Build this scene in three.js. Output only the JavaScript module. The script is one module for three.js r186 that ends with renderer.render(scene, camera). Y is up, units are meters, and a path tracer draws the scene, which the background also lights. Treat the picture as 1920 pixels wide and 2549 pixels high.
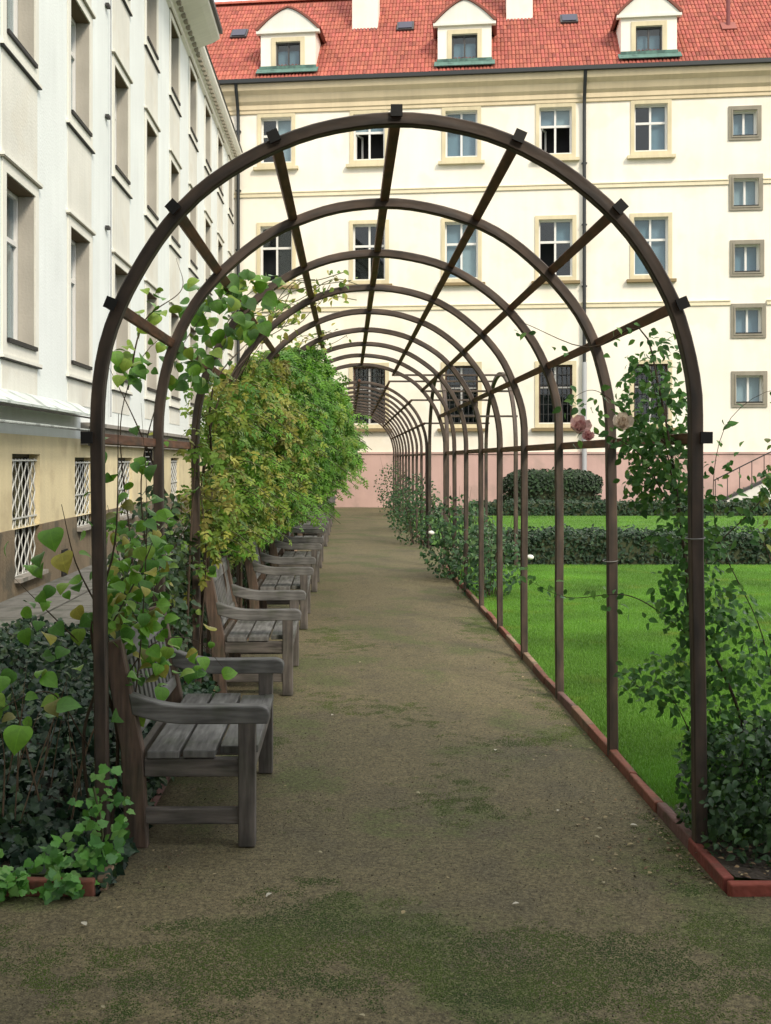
import * as THREE from 'three';
import { RoundedBoxGeometry } from 'three/addons/geometries/RoundedBoxGeometry.js';
import { mergeGeometries, mergeVertices } from 'three/addons/utils/BufferGeometryUtils.js';
import { ImprovedNoise } from 'three/addons/math/ImprovedNoise.js';

// ------------------------------------------------------------------ camera, sky, sun, exposure
const scene = new THREE.Scene();
const camera = new THREE.PerspectiveCamera(49.73, 1920 / 2549, 0.1, 600);
camera.position.set(0, 1.7, 0);
camera.lookAt(0, 1.7, -10);
camera.setViewOffset(1920, 2549, 92, 132.5, 1920, 2549);      // the photograph is cropped off centre
scene.add(camera);
const renderer = new THREE.WebGLRenderer({ antialias: true });
renderer.toneMapping = THREE.LinearToneMapping;
renderer.toneMappingExposure = 1.24;
renderer.shadowMap.enabled = true;

const noiseGen = new ImprovedNoise();
const n3 = (x, y, z = 0) => noiseGen.noise(x + 31.7, y + 17.3, z + 5.1);
const fbm = (x, y, z = 0, o = 4) => { let s = 0, a = 0.5, f = 1; for (let i = 0; i < o; i++) { s += a * n3(x * f, y * f, z * f + i * 7.7); a *= 0.5; f *= 2.03; } return s; };
function rng(seed) { let a = seed >>> 0; return () => { a = (a + 0x6D2B79F5) | 0; let t = Math.imul(a ^ (a >>> 15), 1 | a); t = (t + Math.imul(t ^ (t >>> 7), 61 | t)) ^ t; return ((t ^ (t >>> 14)) >>> 0) / 4294967296; }; }
const R = rng(7);
const rr = (a, b) => a + (b - a) * R();
const clamp = (x, a = 0, b = 1) => Math.min(b, Math.max(a, x));
const smooth = (a, b, x) => { const t = clamp((x - a) / (b - a)); return t * t * (3 - 2 * t); };
const lerp = (a, b, t) => a + (b - a) * t;

const SKY_GAIN = 1.0;
{
  const W = 256, H = 128, d = new Float32Array(W * H * 4);
  for (let j = 0; j < H; j++) for (let i = 0; i < W; i++) {
    const el = ((j + 0.5) / H - 0.5) * Math.PI, az = (i / W) * Math.PI * 2;
    const up = Math.sin(el), k = (j * W + i) * 4;
    const cl = 1 + 0.22 * fbm(Math.cos(az) * Math.cos(el) * 2.2, Math.sin(az) * Math.cos(el) * 2.2, up * 3, 3);
    const L = SKY_GAIN * (up > 0 ? 0.95 + 0.55 * up : 0.4) * cl;
    d[k] = L * 1.0; d[k + 1] = L * 1.0; d[k + 2] = L * 1.0; d[k + 3] = 1;
  }
  const sky = new THREE.DataTexture(d, W, H, THREE.RGBAFormat, THREE.FloatType);
  sky.mapping = THREE.EquirectangularReflectionMapping; sky.magFilter = THREE.LinearFilter; sky.minFilter = THREE.LinearFilter;
  sky.wrapS = THREE.RepeatWrapping; sky.needsUpdate = true;
  scene.background = sky; scene.environment = sky;
}
const sun = new THREE.DirectionalLight(0xfff1dc, 2.5);
sun.position.set(16, 26, 14); sun.target.position.set(0, 0, -14);
sun.castShadow = true; sun.shadow.radius = 24; sun.shadow.mapSize.set(2048, 2048);
Object.assign(sun.shadow.camera, { left: -40, right: 40, top: 40, bottom: -40, near: 1, far: 120 });
scene.add(sun, sun.target);

// ------------------------------------------------------------------ helpers
const counts = {};
function numbered(n) { counts[n] = (counts[n] || 0) + 1; return counts[n] === 1 ? n : `${n}_${String(counts[n] - 1).padStart(3, '0')}`; }
function tag(o, label, category, group) { o.userData.label = label; if (category) o.userData.category = category; if (group) o.userData.group = group; return o; }
function thing(name, label, category, pos = [0, 0, 0], turn = 0, group) {
  const o = new THREE.Group(); o.name = numbered(name); o.position.set(...pos); o.rotation.y = turn; scene.add(o);
  return tag(o, label, category, group);
}
const bare = g => { const h = g.index ? g.toNonIndexed() : g.clone(); for (const k of Object.keys(h.attributes)) if (!['position', 'normal', 'uv', 'color'].includes(k)) h.deleteAttribute(k); return h; };
function merged(list) {
  const gs = list.map(bare); const col = gs.some(g => g.attributes.color);
  for (const g of gs) if (col && !g.attributes.color) g.setAttribute('color', new THREE.BufferAttribute(new Float32Array(g.attributes.position.count * 3).fill(1), 3));
  return gs.length === 1 ? gs[0] : mergeGeometries(gs);
}
function part(name, geos, mat, parent = scene, top = false) {
  const m = new THREE.Mesh(Array.isArray(geos) ? merged(geos) : geos, mat);
  m.name = top ? numbered(name) : name; m.castShadow = m.receiveShadow = true; parent.add(m); return m;
}
function struct(name, geos, mat) { const m = part(name, geos, mat, scene, true); m.userData.kind = 'structure'; return m; }
// uv in metres from position, by the way each face points; long = axis (0,1,2) the grain runs along
function metreUV(g0, long = -1, ox = 0, oy = 0) {
  const g = g0.index ? g0.toNonIndexed() : g0; const p = g.attributes.position, n = g.attributes.normal, uv = new Float32Array(p.count * 2);
  for (let i = 0; i < p.count; i++) {
    const c = [p.getX(i), p.getY(i), p.getZ(i)], a = [Math.abs(n.getX(i)), Math.abs(n.getY(i)), Math.abs(n.getZ(i))];
    const k = a[0] > a[1] && a[0] > a[2] ? 0 : a[1] > a[2] ? 1 : 2;
    let [u, v] = k === 0 ? [2, 1] : k === 1 ? [0, 2] : [0, 1];
    if (long === u && long >= 0) [u, v] = [v, u];
    uv[i * 2] = c[u] + ox; uv[i * 2 + 1] = c[v] + oy;
  }
  g.setAttribute('uv', new THREE.BufferAttribute(uv, 2)); return g;
}
function box(w, h, d, x = 0, y = 0, z = 0) { const g = new THREE.BoxGeometry(w, h, d); g.translate(x, y, z); return metreUV(g); }
function timber(w, h, d, x, y, z, r = 0.006) {
  const g = new RoundedBoxGeometry(w, h, d, 1, r), m = [w, h, d], long = m.indexOf(Math.max(...m));
  const q = metreUV(g, long, R() * 3, R() * 3); q.translate(x, y, z); return q;
}
function tube(pts, r, seg = 0, rad = 5) {
  const c = new THREE.CatmullRomCurve3(pts.map(p => new THREE.Vector3(...p)));
  return new THREE.TubeGeometry(c, seg || Math.max(6, pts.length * 5), r, rad, false);
}
function stem(pts, r, seg = 0, rad = 5) {       // a tube that thins to its tip
  const n = seg || Math.max(6, pts.length * 5), g = tube(pts, r, n, rad), c = g.parameters.path, p = g.attributes.position;
  for (let i = 0; i <= n; i++) { const q = c.getPointAt(i / n), k = 1 - 0.85 * Math.pow(i / n, 1.5); for (let j = 0; j <= rad; j++) { const m = i * (rad + 1) + j; p.setXYZ(m, q.x + (p.getX(m) - q.x) * k, q.y + (p.getY(m) - q.y) * k, q.z + (p.getZ(m) - q.z) * k); } }
  return g;
}
function wallWithHoles(u0, u1, y0, y1, holes, depth) {
  const s = new THREE.Shape([[u0, y0], [u1, y0], [u1, y1], [u0, y1]].map(p => new THREE.Vector2(...p)));
  for (const [a, b, c, d] of holes) s.holes.push(new THREE.Path([[a, c], [a, d], [b, d], [b, c]].map(p => new THREE.Vector2(...p))));
  const g = new THREE.ExtrudeGeometry(s, { depth, bevelEnabled: false }); g.translate(0, 0, -depth); return metreUV(g);
}
function ring(a, b, c, d, w, z0, z1) {     // rectangular frame round the opening a..b, c..d
  const h = z1 - z0, z = (z0 + z1) / 2;
  return [box(w, d - c + 2 * w, h, a - w / 2, (c + d) / 2, z), box(w, d - c + 2 * w, h, b + w / 2, (c + d) / 2, z), box(b - a, w, h, (a + b) / 2, d + w / 2, z), box(b - a, w, h, (a + b) / 2, c - w / 2, z)];
}
function texture(w, h, fn, mx, my, srgb = true) {
  const d = new Uint8Array(w * h * 4);
  for (let j = 0; j < h; j++) for (let i = 0; i < w; i++) { const c = fn(i / w, j / h), k = (j * w + i) * 4; for (let q = 0; q < 3; q++) d[k + q] = clamp(c[q]) * 255; d[k + 3] = 255; }
  const t = new THREE.DataTexture(d, w, h); t.wrapS = t.wrapT = THREE.RepeatWrapping; t.magFilter = THREE.LinearFilter; t.minFilter = THREE.LinearMipmapLinearFilter; t.generateMipmaps = true;
  t.repeat.set(1 / mx, 1 / my); if (srgb) t.colorSpace = THREE.SRGBColorSpace; t.needsUpdate = true; return t;
}
const L2S = c => c <= 0.0031308 ? 12.92 * c : 1.055 * Math.pow(c, 1 / 2.4) - 0.055;
const lin = a => a.map(L2S);
const mix3 = (a, b, t) => a.map((v, i) => lerp(v, b[i], t));
// tiling gradient noise: the lattice repeats f times across the texture, so edges meet
const GX = new Float32Array(4096), GY = new Float32Array(4096); { const q = rng(99); for (let i = 0; i < 4096; i++) { const t = q() * 6.2832; GX[i] = Math.cos(t); GY[i] = Math.sin(t); } }
function pn(x, y, px, py, s) {
  const X = Math.floor(x), Y = Math.floor(y), fx = x - X, fy = y - Y, u = fx * fx * fx * (fx * (fx * 6 - 15) + 10), w = fy * fy * fy * (fy * (fy * 6 - 15) + 10);
  const x0 = X % px, x1 = (X + 1) % px, y0 = (Y % py) * 57 + s, y1 = ((Y + 1) % py) * 57 + s;
  const h = (a, b) => (Math.imul(a * 131 + b * 7919, 2654435761) >>> 12) & 4095;
  const a = h(x0, y0), b = h(x1, y0), c = h(x0, y1), d = h(x1, y1);
  const A = GX[a] * fx + GY[a] * fy, B = GX[b] * (fx - 1) + GY[b] * fy, C = GX[c] * fx + GY[c] * (fy - 1), D = GX[d] * (fx - 1) + GY[d] * (fy - 1);
  return lerp(lerp(A, B, u), lerp(C, D, u), w);
}
function tileN(u, v, f, z = 0, o = 4, sv = 1) {
  let px = Math.max(1, Math.round(f)), py = Math.max(1, Math.round(f * sv)), a = 0.75, s = 0;
  for (let i = 0; i < o; i++) { s += a * pn(u * px, v * py, px, py, (z | 0) * 101 + i * 13); px *= 2; py *= 2; a *= 0.5; }
  return s;
}
const std = (rgb, rough = 0.85, extra = {}) => { const m = new THREE.MeshStandardMaterial({ roughness: rough, ...extra }); m.color.setRGB(...rgb); return m; };
function plaster(c, spread, seed, size = 5, bump = 0.004, stain = null, stainAmt = 0) {
  const map = texture(512, 512, (u, v) => {
    const big = tileN(u, v, 4, seed, 5), fine = R() - 0.5;
    let k = 1 + spread * (big * 1.1 + fine * 0.18 + 0.7 * tileN(u, v, 28, seed + 17, 3, 0.07)); let col = c.map(x => x * k);
    if (stain) col = mix3(col, stain, stainAmt * smooth(0.02, 0.35, tileN(u, v, 6, seed + 9, 5)));
    return lin(col);
  }, size, size);
  const b = texture(256, 256, (u, v) => { const k = 0.5 + 0.5 * tileN(u, v, 40, seed + 3, 3) + 0.1 * (R() - 0.5); return [k, k, k]; }, 1.3, 1.3, false);
  return new THREE.MeshStandardMaterial({ map, bumpMap: b, bumpScale: bump, roughness: 0.92 });
}
function woodMat(c0, c1, seed, moss = 0, rough = 0.8) {
  const f = (u, v) => { const g = tileN(u, v, 34, seed, 3, 0.12), k = tileN(u, v, 5, seed + 4, 4), p = tileN(u, v, 14, seed + 8, 4, 0.3); return [g, k, p]; };
  const map = texture(512, 512, (u, v) => { const [g, k, p] = f(u, v); let c = mix3(c0, c1, clamp(0.5 + g * 0.9 + k * 0.7)); c = c.map(x => x * (1 + p * 0.5) * (0.93 + R() * 0.14)); if (moss) c = mix3(c, [0.06, 0.085, 0.03], moss * smooth(0.05, 0.4, k + p * 0.4)); return lin(c); }, 1, 1);
  const b = texture(256, 256, (u, v) => { const k = 0.5 + f(u, v)[0] * 0.8; return [k, k, k]; }, 1, 1, false);
  return new THREE.MeshStandardMaterial({ map, bumpMap: b, bumpScale: 0.004, roughness: rough });
}

// ------------------------------------------------------------------ materials
const M = {
  white: plaster([0.76, 0.81, 0.80], 0.10, 1, 6),
  whiteTrim: plaster([0.74, 0.74, 0.67], 0.10, 2, 3),
  cream: plaster([0.74, 0.65, 0.42], 0.16, 3, 4, 0.004, [0.42, 0.33, 0.2], 0.35),
  dado: plaster([0.19, 0.15, 0.10], 0.4, 4, 2.5, 0.008, [0.07, 0.07, 0.055], 0.7),
  far: plaster([0.86, 0.82, 0.725], 0.09, 5, 7, 0.004, [0.76, 0.69, 0.55], 0.35),
  pink: plaster([0.55, 0.38, 0.34], 0.14, 6, 5, 0.004, [0.36, 0.28, 0.24], 0.4),
  ochre: plaster([0.64, 0.57, 0.39], 0.16, 7, 3),
  brownSill: std([0.24, 0.18, 0.09], 0.8),
  spandrel: plaster([0.70, 0.70, 0.64], 0.12, 53, 4, 0.004, [0.62, 0.58, 0.48], 0.3),
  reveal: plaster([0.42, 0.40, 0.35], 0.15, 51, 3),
  shaded_soffit: std([0.13, 0.09, 0.05], 0.9),  // brown darkened in the colour for the shade under the lintel
  band: plaster([0.75, 0.68, 0.50], 0.1, 52, 5),
  grey: plaster([0.27, 0.25, 0.20], 0.2, 8, 2),
  frameWhite: std([0.72, 0.72, 0.7], 0.5),
  frameDark: std([0.05, 0.05, 0.05], 0.5),
  frameBrown: std([0.09, 0.05, 0.035], 0.6),
  black: std([0.005, 0.005, 0.005], 0.6),
  interior: std([0.03, 0.03, 0.032], 0.95),  // near-black colour stands in for the darkness of unlit rooms
  lead: std([0.035, 0.04, 0.042], 0.45, { metalness: 0.4 }),
  pipeGrey: std([0.42, 0.44, 0.46], 0.5),
  copper: plaster([0.60, 0.66, 0.63], 0.2, 10, 2, 0.003, [0.1, 0.13, 0.12], 0.5),
  verdigris: plaster([0.10, 0.19, 0.16], 0.35, 11, 2, 0.003, [0.03, 0.05, 0.05], 0.5),
  iron: std([0.05, 0.05, 0.05], 0.6, { metalness: 0.5 }),
  grille: std([0.62, 0.64, 0.62], 0.5),
  stone: plaster([0.30, 0.28, 0.25], 0.3, 12, 2, 0.006, [0.1, 0.11, 0.09], 0.6),
  slab: plaster([0.15, 0.15, 0.14], 0.3, 13, 2.2, 0.006, [0.05, 0.06, 0.045], 0.6),
  soil: plaster([0.045, 0.034, 0.024], 0.6, 14, 1.6, 0.03, [0.02, 0.018, 0.012], 0.8),
};
M.glass = new THREE.MeshPhysicalMaterial({ roughness: 0.02, transmission: 1, thickness: 0, ior: 1.5 }); M.glass.color.setRGB(0.8, 0.86, 0.88);
M.dullGlass = new THREE.MeshPhysicalMaterial({ roughness: 0.1, transmission: 1, thickness: 0, ior: 1.5, specularIntensity: 0.3 }); M.dullGlass.color.setRGB(0.6, 0.64, 0.62);  // tinted and low in reflection so the cellar panes stay dark
M.blinds = [[0.34, 0.42, 0.48], [0.50, 0.56, 0.58], [0.26, 0.36, 0.42]].map(c => std(c, 0.9));
M.steel = woodMat([0.086, 0.059, 0.042], [0.024, 0.020, 0.017], 20, 0.2, 0.6);
M.rust = woodMat([0.19, 0.080, 0.042], [0.075, 0.036, 0.024], 21, 0.1, 0.7);
M.teakGrey = woodMat([0.185, 0.183, 0.175], [0.066, 0.064, 0.061], 22, 0.22, 0.7);
M.teakDark = woodMat([0.150, 0.132, 0.116], [0.056, 0.050, 0.045], 23, 0.1, 0.7);
M.teakBrown = woodMat([0.150, 0.098, 0.068], [0.060, 0.044, 0.034], 24, 0.15, 0.75);
M.bricks = [[0.19, 0.07, 0.044], [0.15, 0.062, 0.042], [0.23, 0.125, 0.08], [0.17, 0.09, 0.078], [0.27, 0.18, 0.12]].map((c, i) => plaster(c, 0.35, 30 + i, 0.9, 0.006, [0.07, 0.06, 0.035], 0.55));
const veinMap = texture(128, 128, (u, v) => { const x = Math.abs(u - 0.5), side = Math.abs(((v - x * 0.9) * 6) % 1 - 0.5) * 2, mid = 1 - smooth(0.008, 0.028, x), rib = (1 - smooth(0.0, 0.16, 1 - side)) * 0.6, k = 0.80 + 0.2 * Math.max(mid, rib) + 0.2 * tileN(u, v, 6, 71, 3); return lin([k, k, k * 0.92]); }, 1, 1);
M.redBricks = [[0.25, 0.062, 0.042], [0.21, 0.056, 0.042]].map((c, i) => plaster(c, 0.3, 40 + i, 0.9, 0.006, [0.09, 0.05, 0.035], 0.4));
const leafMat = (c, rough = 0.55, through = 0.35) => { const m = new THREE.MeshPhysicalMaterial({ roughness: rough, transmission: through, thickness: 0, side: THREE.DoubleSide, ior: 1.4, map: veinMap }); m.color.setRGB(...c); return m; };
M.leafTint = leafMat([1, 1, 1], 0.75, 0.35);
M.leafGloss = leafMat([1, 1, 1], 0.42, 0.15);
M.stem = std([0.06, 0.042, 0.026], 0.9); M.greenStem = std([0.07, 0.085, 0.03], 0.8);

// ------------------------------------------------------------------ ground
const XL = -0.97, XR = 1.475, ZB = 4.29;       // bed edges either side of the path, and where the beds begin
struct('ground', (() => { const g = new THREE.PlaneGeometry(500, 500); g.rotateX(-Math.PI / 2); g.translate(0, -0.02, 0); return metreUV(g); })(), M.soil);
{
  const map = texture(2048, 2048, (u, v) => {
    const a = tileN(u, v, 5, 41, 6), b = tileN(u, v, 17, 42, 5), g = tileN(u, v, 110, 43, 2), r = R();
    let c = mix3([0.142, 0.118, 0.062], [0.110, 0.096, 0.050], clamp(0.5 + a * 1.1 + b * 0.3));
    c = mix3(c, [0.074, 0.092, 0.026], 0.7 * smooth(0.0, 0.42, tileN(u, v, 8, 47, 6) + b * 0.45 + g * 0.25));     // moss
    c = mix3(c, [0.052, 0.047, 0.035], 0.3 * smooth(0.1, 0.42, -b + a * 0.3 + g * 0.25));
    const sp = tileN(u, v, 60, 48, 3); c = c.map(x => x * (1 + g * 0.4 + sp * 0.08 + tileN(u, v, 380, 49, 2) * 0.85) * (0.5 + r * 1.0));
    if (r > 0.992) c = mix3(c, [0.30, 0.27, 0.2], 0.8); else if (r < 0.012) c = c.map(x => x * 0.5);
    return lin(c);
  }, 7, 7);
  const bump = texture(1024, 1024, (u, v) => { const k = 0.5 + 0.4 * tileN(u, v, 90, 44, 2) + 0.35 * (R() - 0.5); return [k, k, k]; }, 2, 2, false);
  M.path = new THREE.MeshStandardMaterial({ map, bumpMap: bump, bumpScale: 0.0025, roughness: 0.95 });
  const flat = (x0, x1, z0, z1, y, nx = 1, nz = 1) => { const g = new THREE.PlaneGeometry(x1 - x0, z1 - z0, nx, nz); g.rotateX(-Math.PI / 2); g.translate((x0 + x1) / 2, y, -(z0 + z1) / 2); return metreUV(g); };
  struct('path', [flat(XL, XR, ZB, 38.9, 0), flat(-14, 14, -12, ZB, 0), flat(XR, 16, 18.7, 21.4, 0)], M.path);
  struct('lawn', [flat(XR + 0.05, 16, 4.36, 17.3, 0.035), flat(XR + 0.05, 16, 21.45, 32.4, 0.035)], std([0.06, 0.16, 0.012], 0.95));
  // paving slabs along the foot of the white building
  const pave = struct('pavement', flat(-4.1, -2.5, 3.5, 37, -0.008), M.soil);
  for (let i = 0; i < 26; i++) for (let k = 0; k < 2; k++) { const s = part('slab', [timber(0.76, 0.06, 0.97, -3.66 + k * 0.79, 0.012 + rr(-0.004, 0.004), -4 - i, 0.008)], M.slab, pave); s.userData = {}; }
}

// ------------------------------------------------------------------ white building along the left
const XW = -4.05;
function whiteBuilding() {
  const b = thing('white_building', 'long white three storey building with stone framed windows along the left side', 'building', [XW, 0, 0], Math.PI / 2);
  // local u = Z (distance along), z = outwards (world +x)... turned so that local x runs to world -z
  const rows = [[3.08, 5.08], [6.72, 8.5], [10.1, 11.72]], cols = []; for (let k = -3; k < 9; k++) cols.push(13.62 + 3.02 * k);
  const holes = [], low = [];
  for (const c of cols) for (const [y0, y1] of rows) holes.push([c - 0.6, c + 0.6, y0, y1]);
  const base = [[13.3, 14.5, 0.2, 1.76], [16.35, 17.5, 0.62, 1.72], [19.4, 20.7, 0.62, 1.72], [21.9, 22.75, 1.36, 1.92], [25.2, 26.4, 0.62, 1.72]];
  for (const h of base) low.push(h);
  part('upper_wall', wallWithHoles(-4, 38.95, 2.0, 12.6, holes, 0.34), M.white, b);
  part('lower_wall', [wallWithHoles(-4, 38.95, 0.84, 2.0, low.map(h => [h[0], h[1], Math.max(0.84, h[2]), h[3]]).filter(h => h[3] > h[2]).map(h => h[2] === 0.84 ? [h[0], h[1], 0.8405, h[3]] : h), 0.34)], M.cream, b);
  const dado = []; { let u = -4; for (const h of base.filter(h => h[2] < 0.84)) { dado.push(box(h[0] - u, 0.845, 0.372, (h[0] + u) / 2, 0.4225, -0.154)); dado.push(box(h[1] - h[0], h[2], 0.372, (h[0] + h[1]) / 2, h[2] / 2, -0.154)); u = h[1]; } dado.push(box(38.9 - u, 0.845, 0.372, (38.9 + u) / 2, 0.4225, -0.154)); }
  part('dado', dado, M.dado, b);
  part('unlit_backing', [box(44, 12.4, 0.1, 17, 6.2, -1.2), box(44, 0.1, 0.84, 17, 12.63, -0.76)], M.interior, b);  // dark sheet and lid behind the windows, in place of unlit rooms
  // ledge with its sloping copper sheet
  const s = new THREE.Shape([[0.006, 2.5], [0.30, 2.33], [0.30, 2.28], [0.26, 2.26], [0.26, 2.13], [0.20, 2.10], [0.20, 2.0], [0.006, 1.93]].map(p => new THREE.Vector2(...p)));
  const led = metreUV(new THREE.ExtrudeGeometry(s, { depth: 20.5, bevelEnabled: false }).rotateY(-Math.PI / 2).rotateY(Math.PI).translate(-4, 0, 0)); 
  const L = part('ledge', led, M.whiteTrim, b);
  part('copper_sheet', [box(20.5, 0.014, 0.345, 0, 0, 0).rotateX(0.525).translate(6.25, 2.428, 0.155), box(20.5, 0.02, 0.022, 6.25, 2.327, 0.307), box(20.5, 0.03, 0.02, 6.25, 2.115, 0.27)], M.copper, L);
  part('drip_edge', [box(20.5, 0.022, 0.012, 6.25, 2.29, 0.309), box(20.5, 0.02, 0.012, 6.25, 2.105, 0.274), box(0.25, 0.22, 0.12, 16.45, 2.0, 0.26)], M.black, L);
  part('stone_band', [box(22.2, 0.28, 0.12, 27.8, 2.05, 0.06), box(22.2, 0.06, 0.2, 27.8, 2.22, 0.1)], M.stone, b);
  // windows
  for (const c of cols) for (const [ri, [y0, y1]] of rows.entries()) {
    const a = c - 0.6, d = c + 0.6;
    const w = part('window', [...ring(a, d, y0, y1, 0.15, 0.003, 0.022), box(1.62, 0.04, 0.06, c, y1 + 0.175, 0.033), box(1.62, 0.04, 0.05, c, y0 - 0.175, 0.028)], M.whiteTrim, b);
    part('frame', [...ring(a + 0.07, d - 0.07, y0 + 0.07, y1 - 0.07, 0.05, -0.26, -0.20), box(0.07, y1 - y0 - 0.14, 0.05, c, (y0 + y1) / 2, -0.23), box(1.06, 0.06, 0.05, c, y0 + (y1 - y0) * 0.68, -0.229)], M.frameWhite, w);
    part('pane', box(1.06, y1 - y0 - 0.14, 0.006, c, (y0 + y1) / 2, -0.245), M.glass, w); for (const x of [a + 0.006, d - 0.006]) part('reveal', box(0.012, y1 - y0 - 0.06, 0.2, x, (y0 + y1) / 2 + 0.02, -0.1), M.reveal, w); part('shaded_soffit', box(1.2, 0.012, 0.2, c, y1 - 0.006, -0.1), M.shaded_soffit, w);  // dark soffit strip carries painted shade at the top of the opening
    part('blind', box(0.5, (y1 - y0) * 0.95, 0.02, c + 0.3, (y0 + y1) / 2, -0.42), M.blinds[(ri * 5 + Math.round(c)) % 3], w);
    part('sill', [box(1.2, 0.05, 0.26, c, y0 + 0.026, -0.075), box(1.6, 0.016, 0.045, c, y0 - 0.204, 0.03)], M.black, w);
    part('lintel_edge', box(1.6, 0.016, 0.05, c, y1 + 0.146, 0.03), M.grey, w);
  }
  for (const c of cols) for (const [y0, y1] of [[2.5, 2.86], [5.28, 6.5], [8.7, 9.88]]) part('spandrel', box(1.46, y1 - y0, 0.03, c, (y0 + y1) / 2, -0.0065), M.spandrel, b);
  // cellar windows with a white lattice
  for (const [i, [a, d, y0, y1]] of base.entries()) {
    const c = (a + d) / 2;
    if (i === 3) { const v = part('vent', ring(a + 0.03, d - 0.03, y0 + 0.03, y1 - 0.03, 0.03, -0.12, 0.02), M.frameDark, b); const sl = []; for (let k = 0; k < 5; k++) sl.push(box(d - a - 0.06, 0.02, 0.09, c, y0 + 0.08 + k * 0.1, -0.06)); part('louvre', sl, M.grille, v); part('backing', box(d - a, y1 - y0, 0.02, c, (y0 + y1) / 2, -0.2), M.black, v); continue; }
    const w = part('cellar_window', ring(a + 0.04, d - 0.04, y0 + 0.04, y1 - 0.04, 0.04, -0.2, -0.14), M.frameDark, b);
    part('pane', box(d - a - 0.08, y1 - y0 - 0.08, 0.006, c, (y0 + y1) / 2, -0.18), M.dullGlass, w);
    const g = [];
    for (let k = 0; k < 9; k++) { const u = a + 0.07 + (d - a - 0.14) * k / 8, pts = []; for (let j = 0; j <= 24; j++) pts.push([u + 0.035 * Math.sin(j * Math.PI / 2 + (k % 2) * Math.PI), y0 + 0.04 + (y1 - y0 - 0.1) * j / 24, -0.06]); g.push(tube(pts, 0.011, 60, 4)); }
    for (let k = 0; k < 3; k++) g.push(box(d - a, 0.02, 0.012, c, lerp(y0 + 0.05, y1 - 0.08, k / 2), -0.045));
    part('lattice', g, M.grille, w);
    if (y0 < 0.8) part('sill', box(d - a + 0.02, 0.05, 0.26, c, y0 + 0.028, -0.02), M.stone, w);
  }
  const sv = part('air_brick', [box(0.3, 0.36, 0.03, 15.6, 0.24, 0.035)], M.black, b); part('bar', box(0.36, 0.03, 0.03, 15.6, 0.245, 0.055), M.grille, sv);
  // cornice and eaves gutter
  const co = (d) => new THREE.Shape([[0.004, 11.86], [0.08, 11.9], [0.08, 12.0], [0.16, 12.06], [d * 0.45, 12.14], [d * 0.8, 12.24], [d, 12.34], [d, 12.5], [0.004, 12.62]].map(p => new THREE.Vector2(...p)));
  const corn = (d, l, at) => metreUV(new THREE.ExtrudeGeometry(co(d), { depth: l, bevelEnabled: false }).rotateY(Math.PI / 2).translate(at, 0, 0));
  const fix = g => { const p = g.attributes.position; return g; };
  const cg = (d, l, at) => { const g = new THREE.ExtrudeGeometry(co(d), { depth: l, bevelEnabled: false }); const p = g.attributes.position; for (let i = 0; i < p.count; i++) { const x = p.getX(i), z = p.getZ(i); p.setX(i, at + l - z); p.setZ(i, x); } g.computeVertexNormals(); return metreUV(g); };
  const C = part('cornice', [cg(0.78, 32, -4), cg(0.3, 10.9, 28)], M.whiteTrim, b);
  part('gutter', [box(32, 0.11, 0.12, 12, 12.52, 0.80), box(10.9, 0.04, 0.04, 33.45, 12.49, 0.31)], M.lead, C);
  const dent = []; for (let k = 0; k < 90; k++) dent.push(box(0.16, 0.09, 0.09, 6 + k * 0.36, 12.06, 0.2)); part('dentils', dent, M.grey, C).userData.kind = 'stuff';
  part('roof', [metreUV(new THREE.PlaneGeometry(31.8, 4).rotateX(-0.9).translate(11.9, 13.9, -1.0))], M.lead, b);
  // lightning conductor
  const wire = [tube([[18.5, 2.4, 0.07], [18.5, 7, 0.07], [18.5, 12, 0.07]], 0.012, 8, 4)];
  const W = part('lightning_conductor', wire, M.pipeGrey, b);
  for (const y of [3.6, 5.55, 7.4, 9.25, 11.1]) part('bracket', box(0.16, 0.05, 0.06, 18.42, y, 0.04), M.iron, W);
  // fix: the local frame runs along -z already through the turn
  return b;
}
whiteBuilding();

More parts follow.
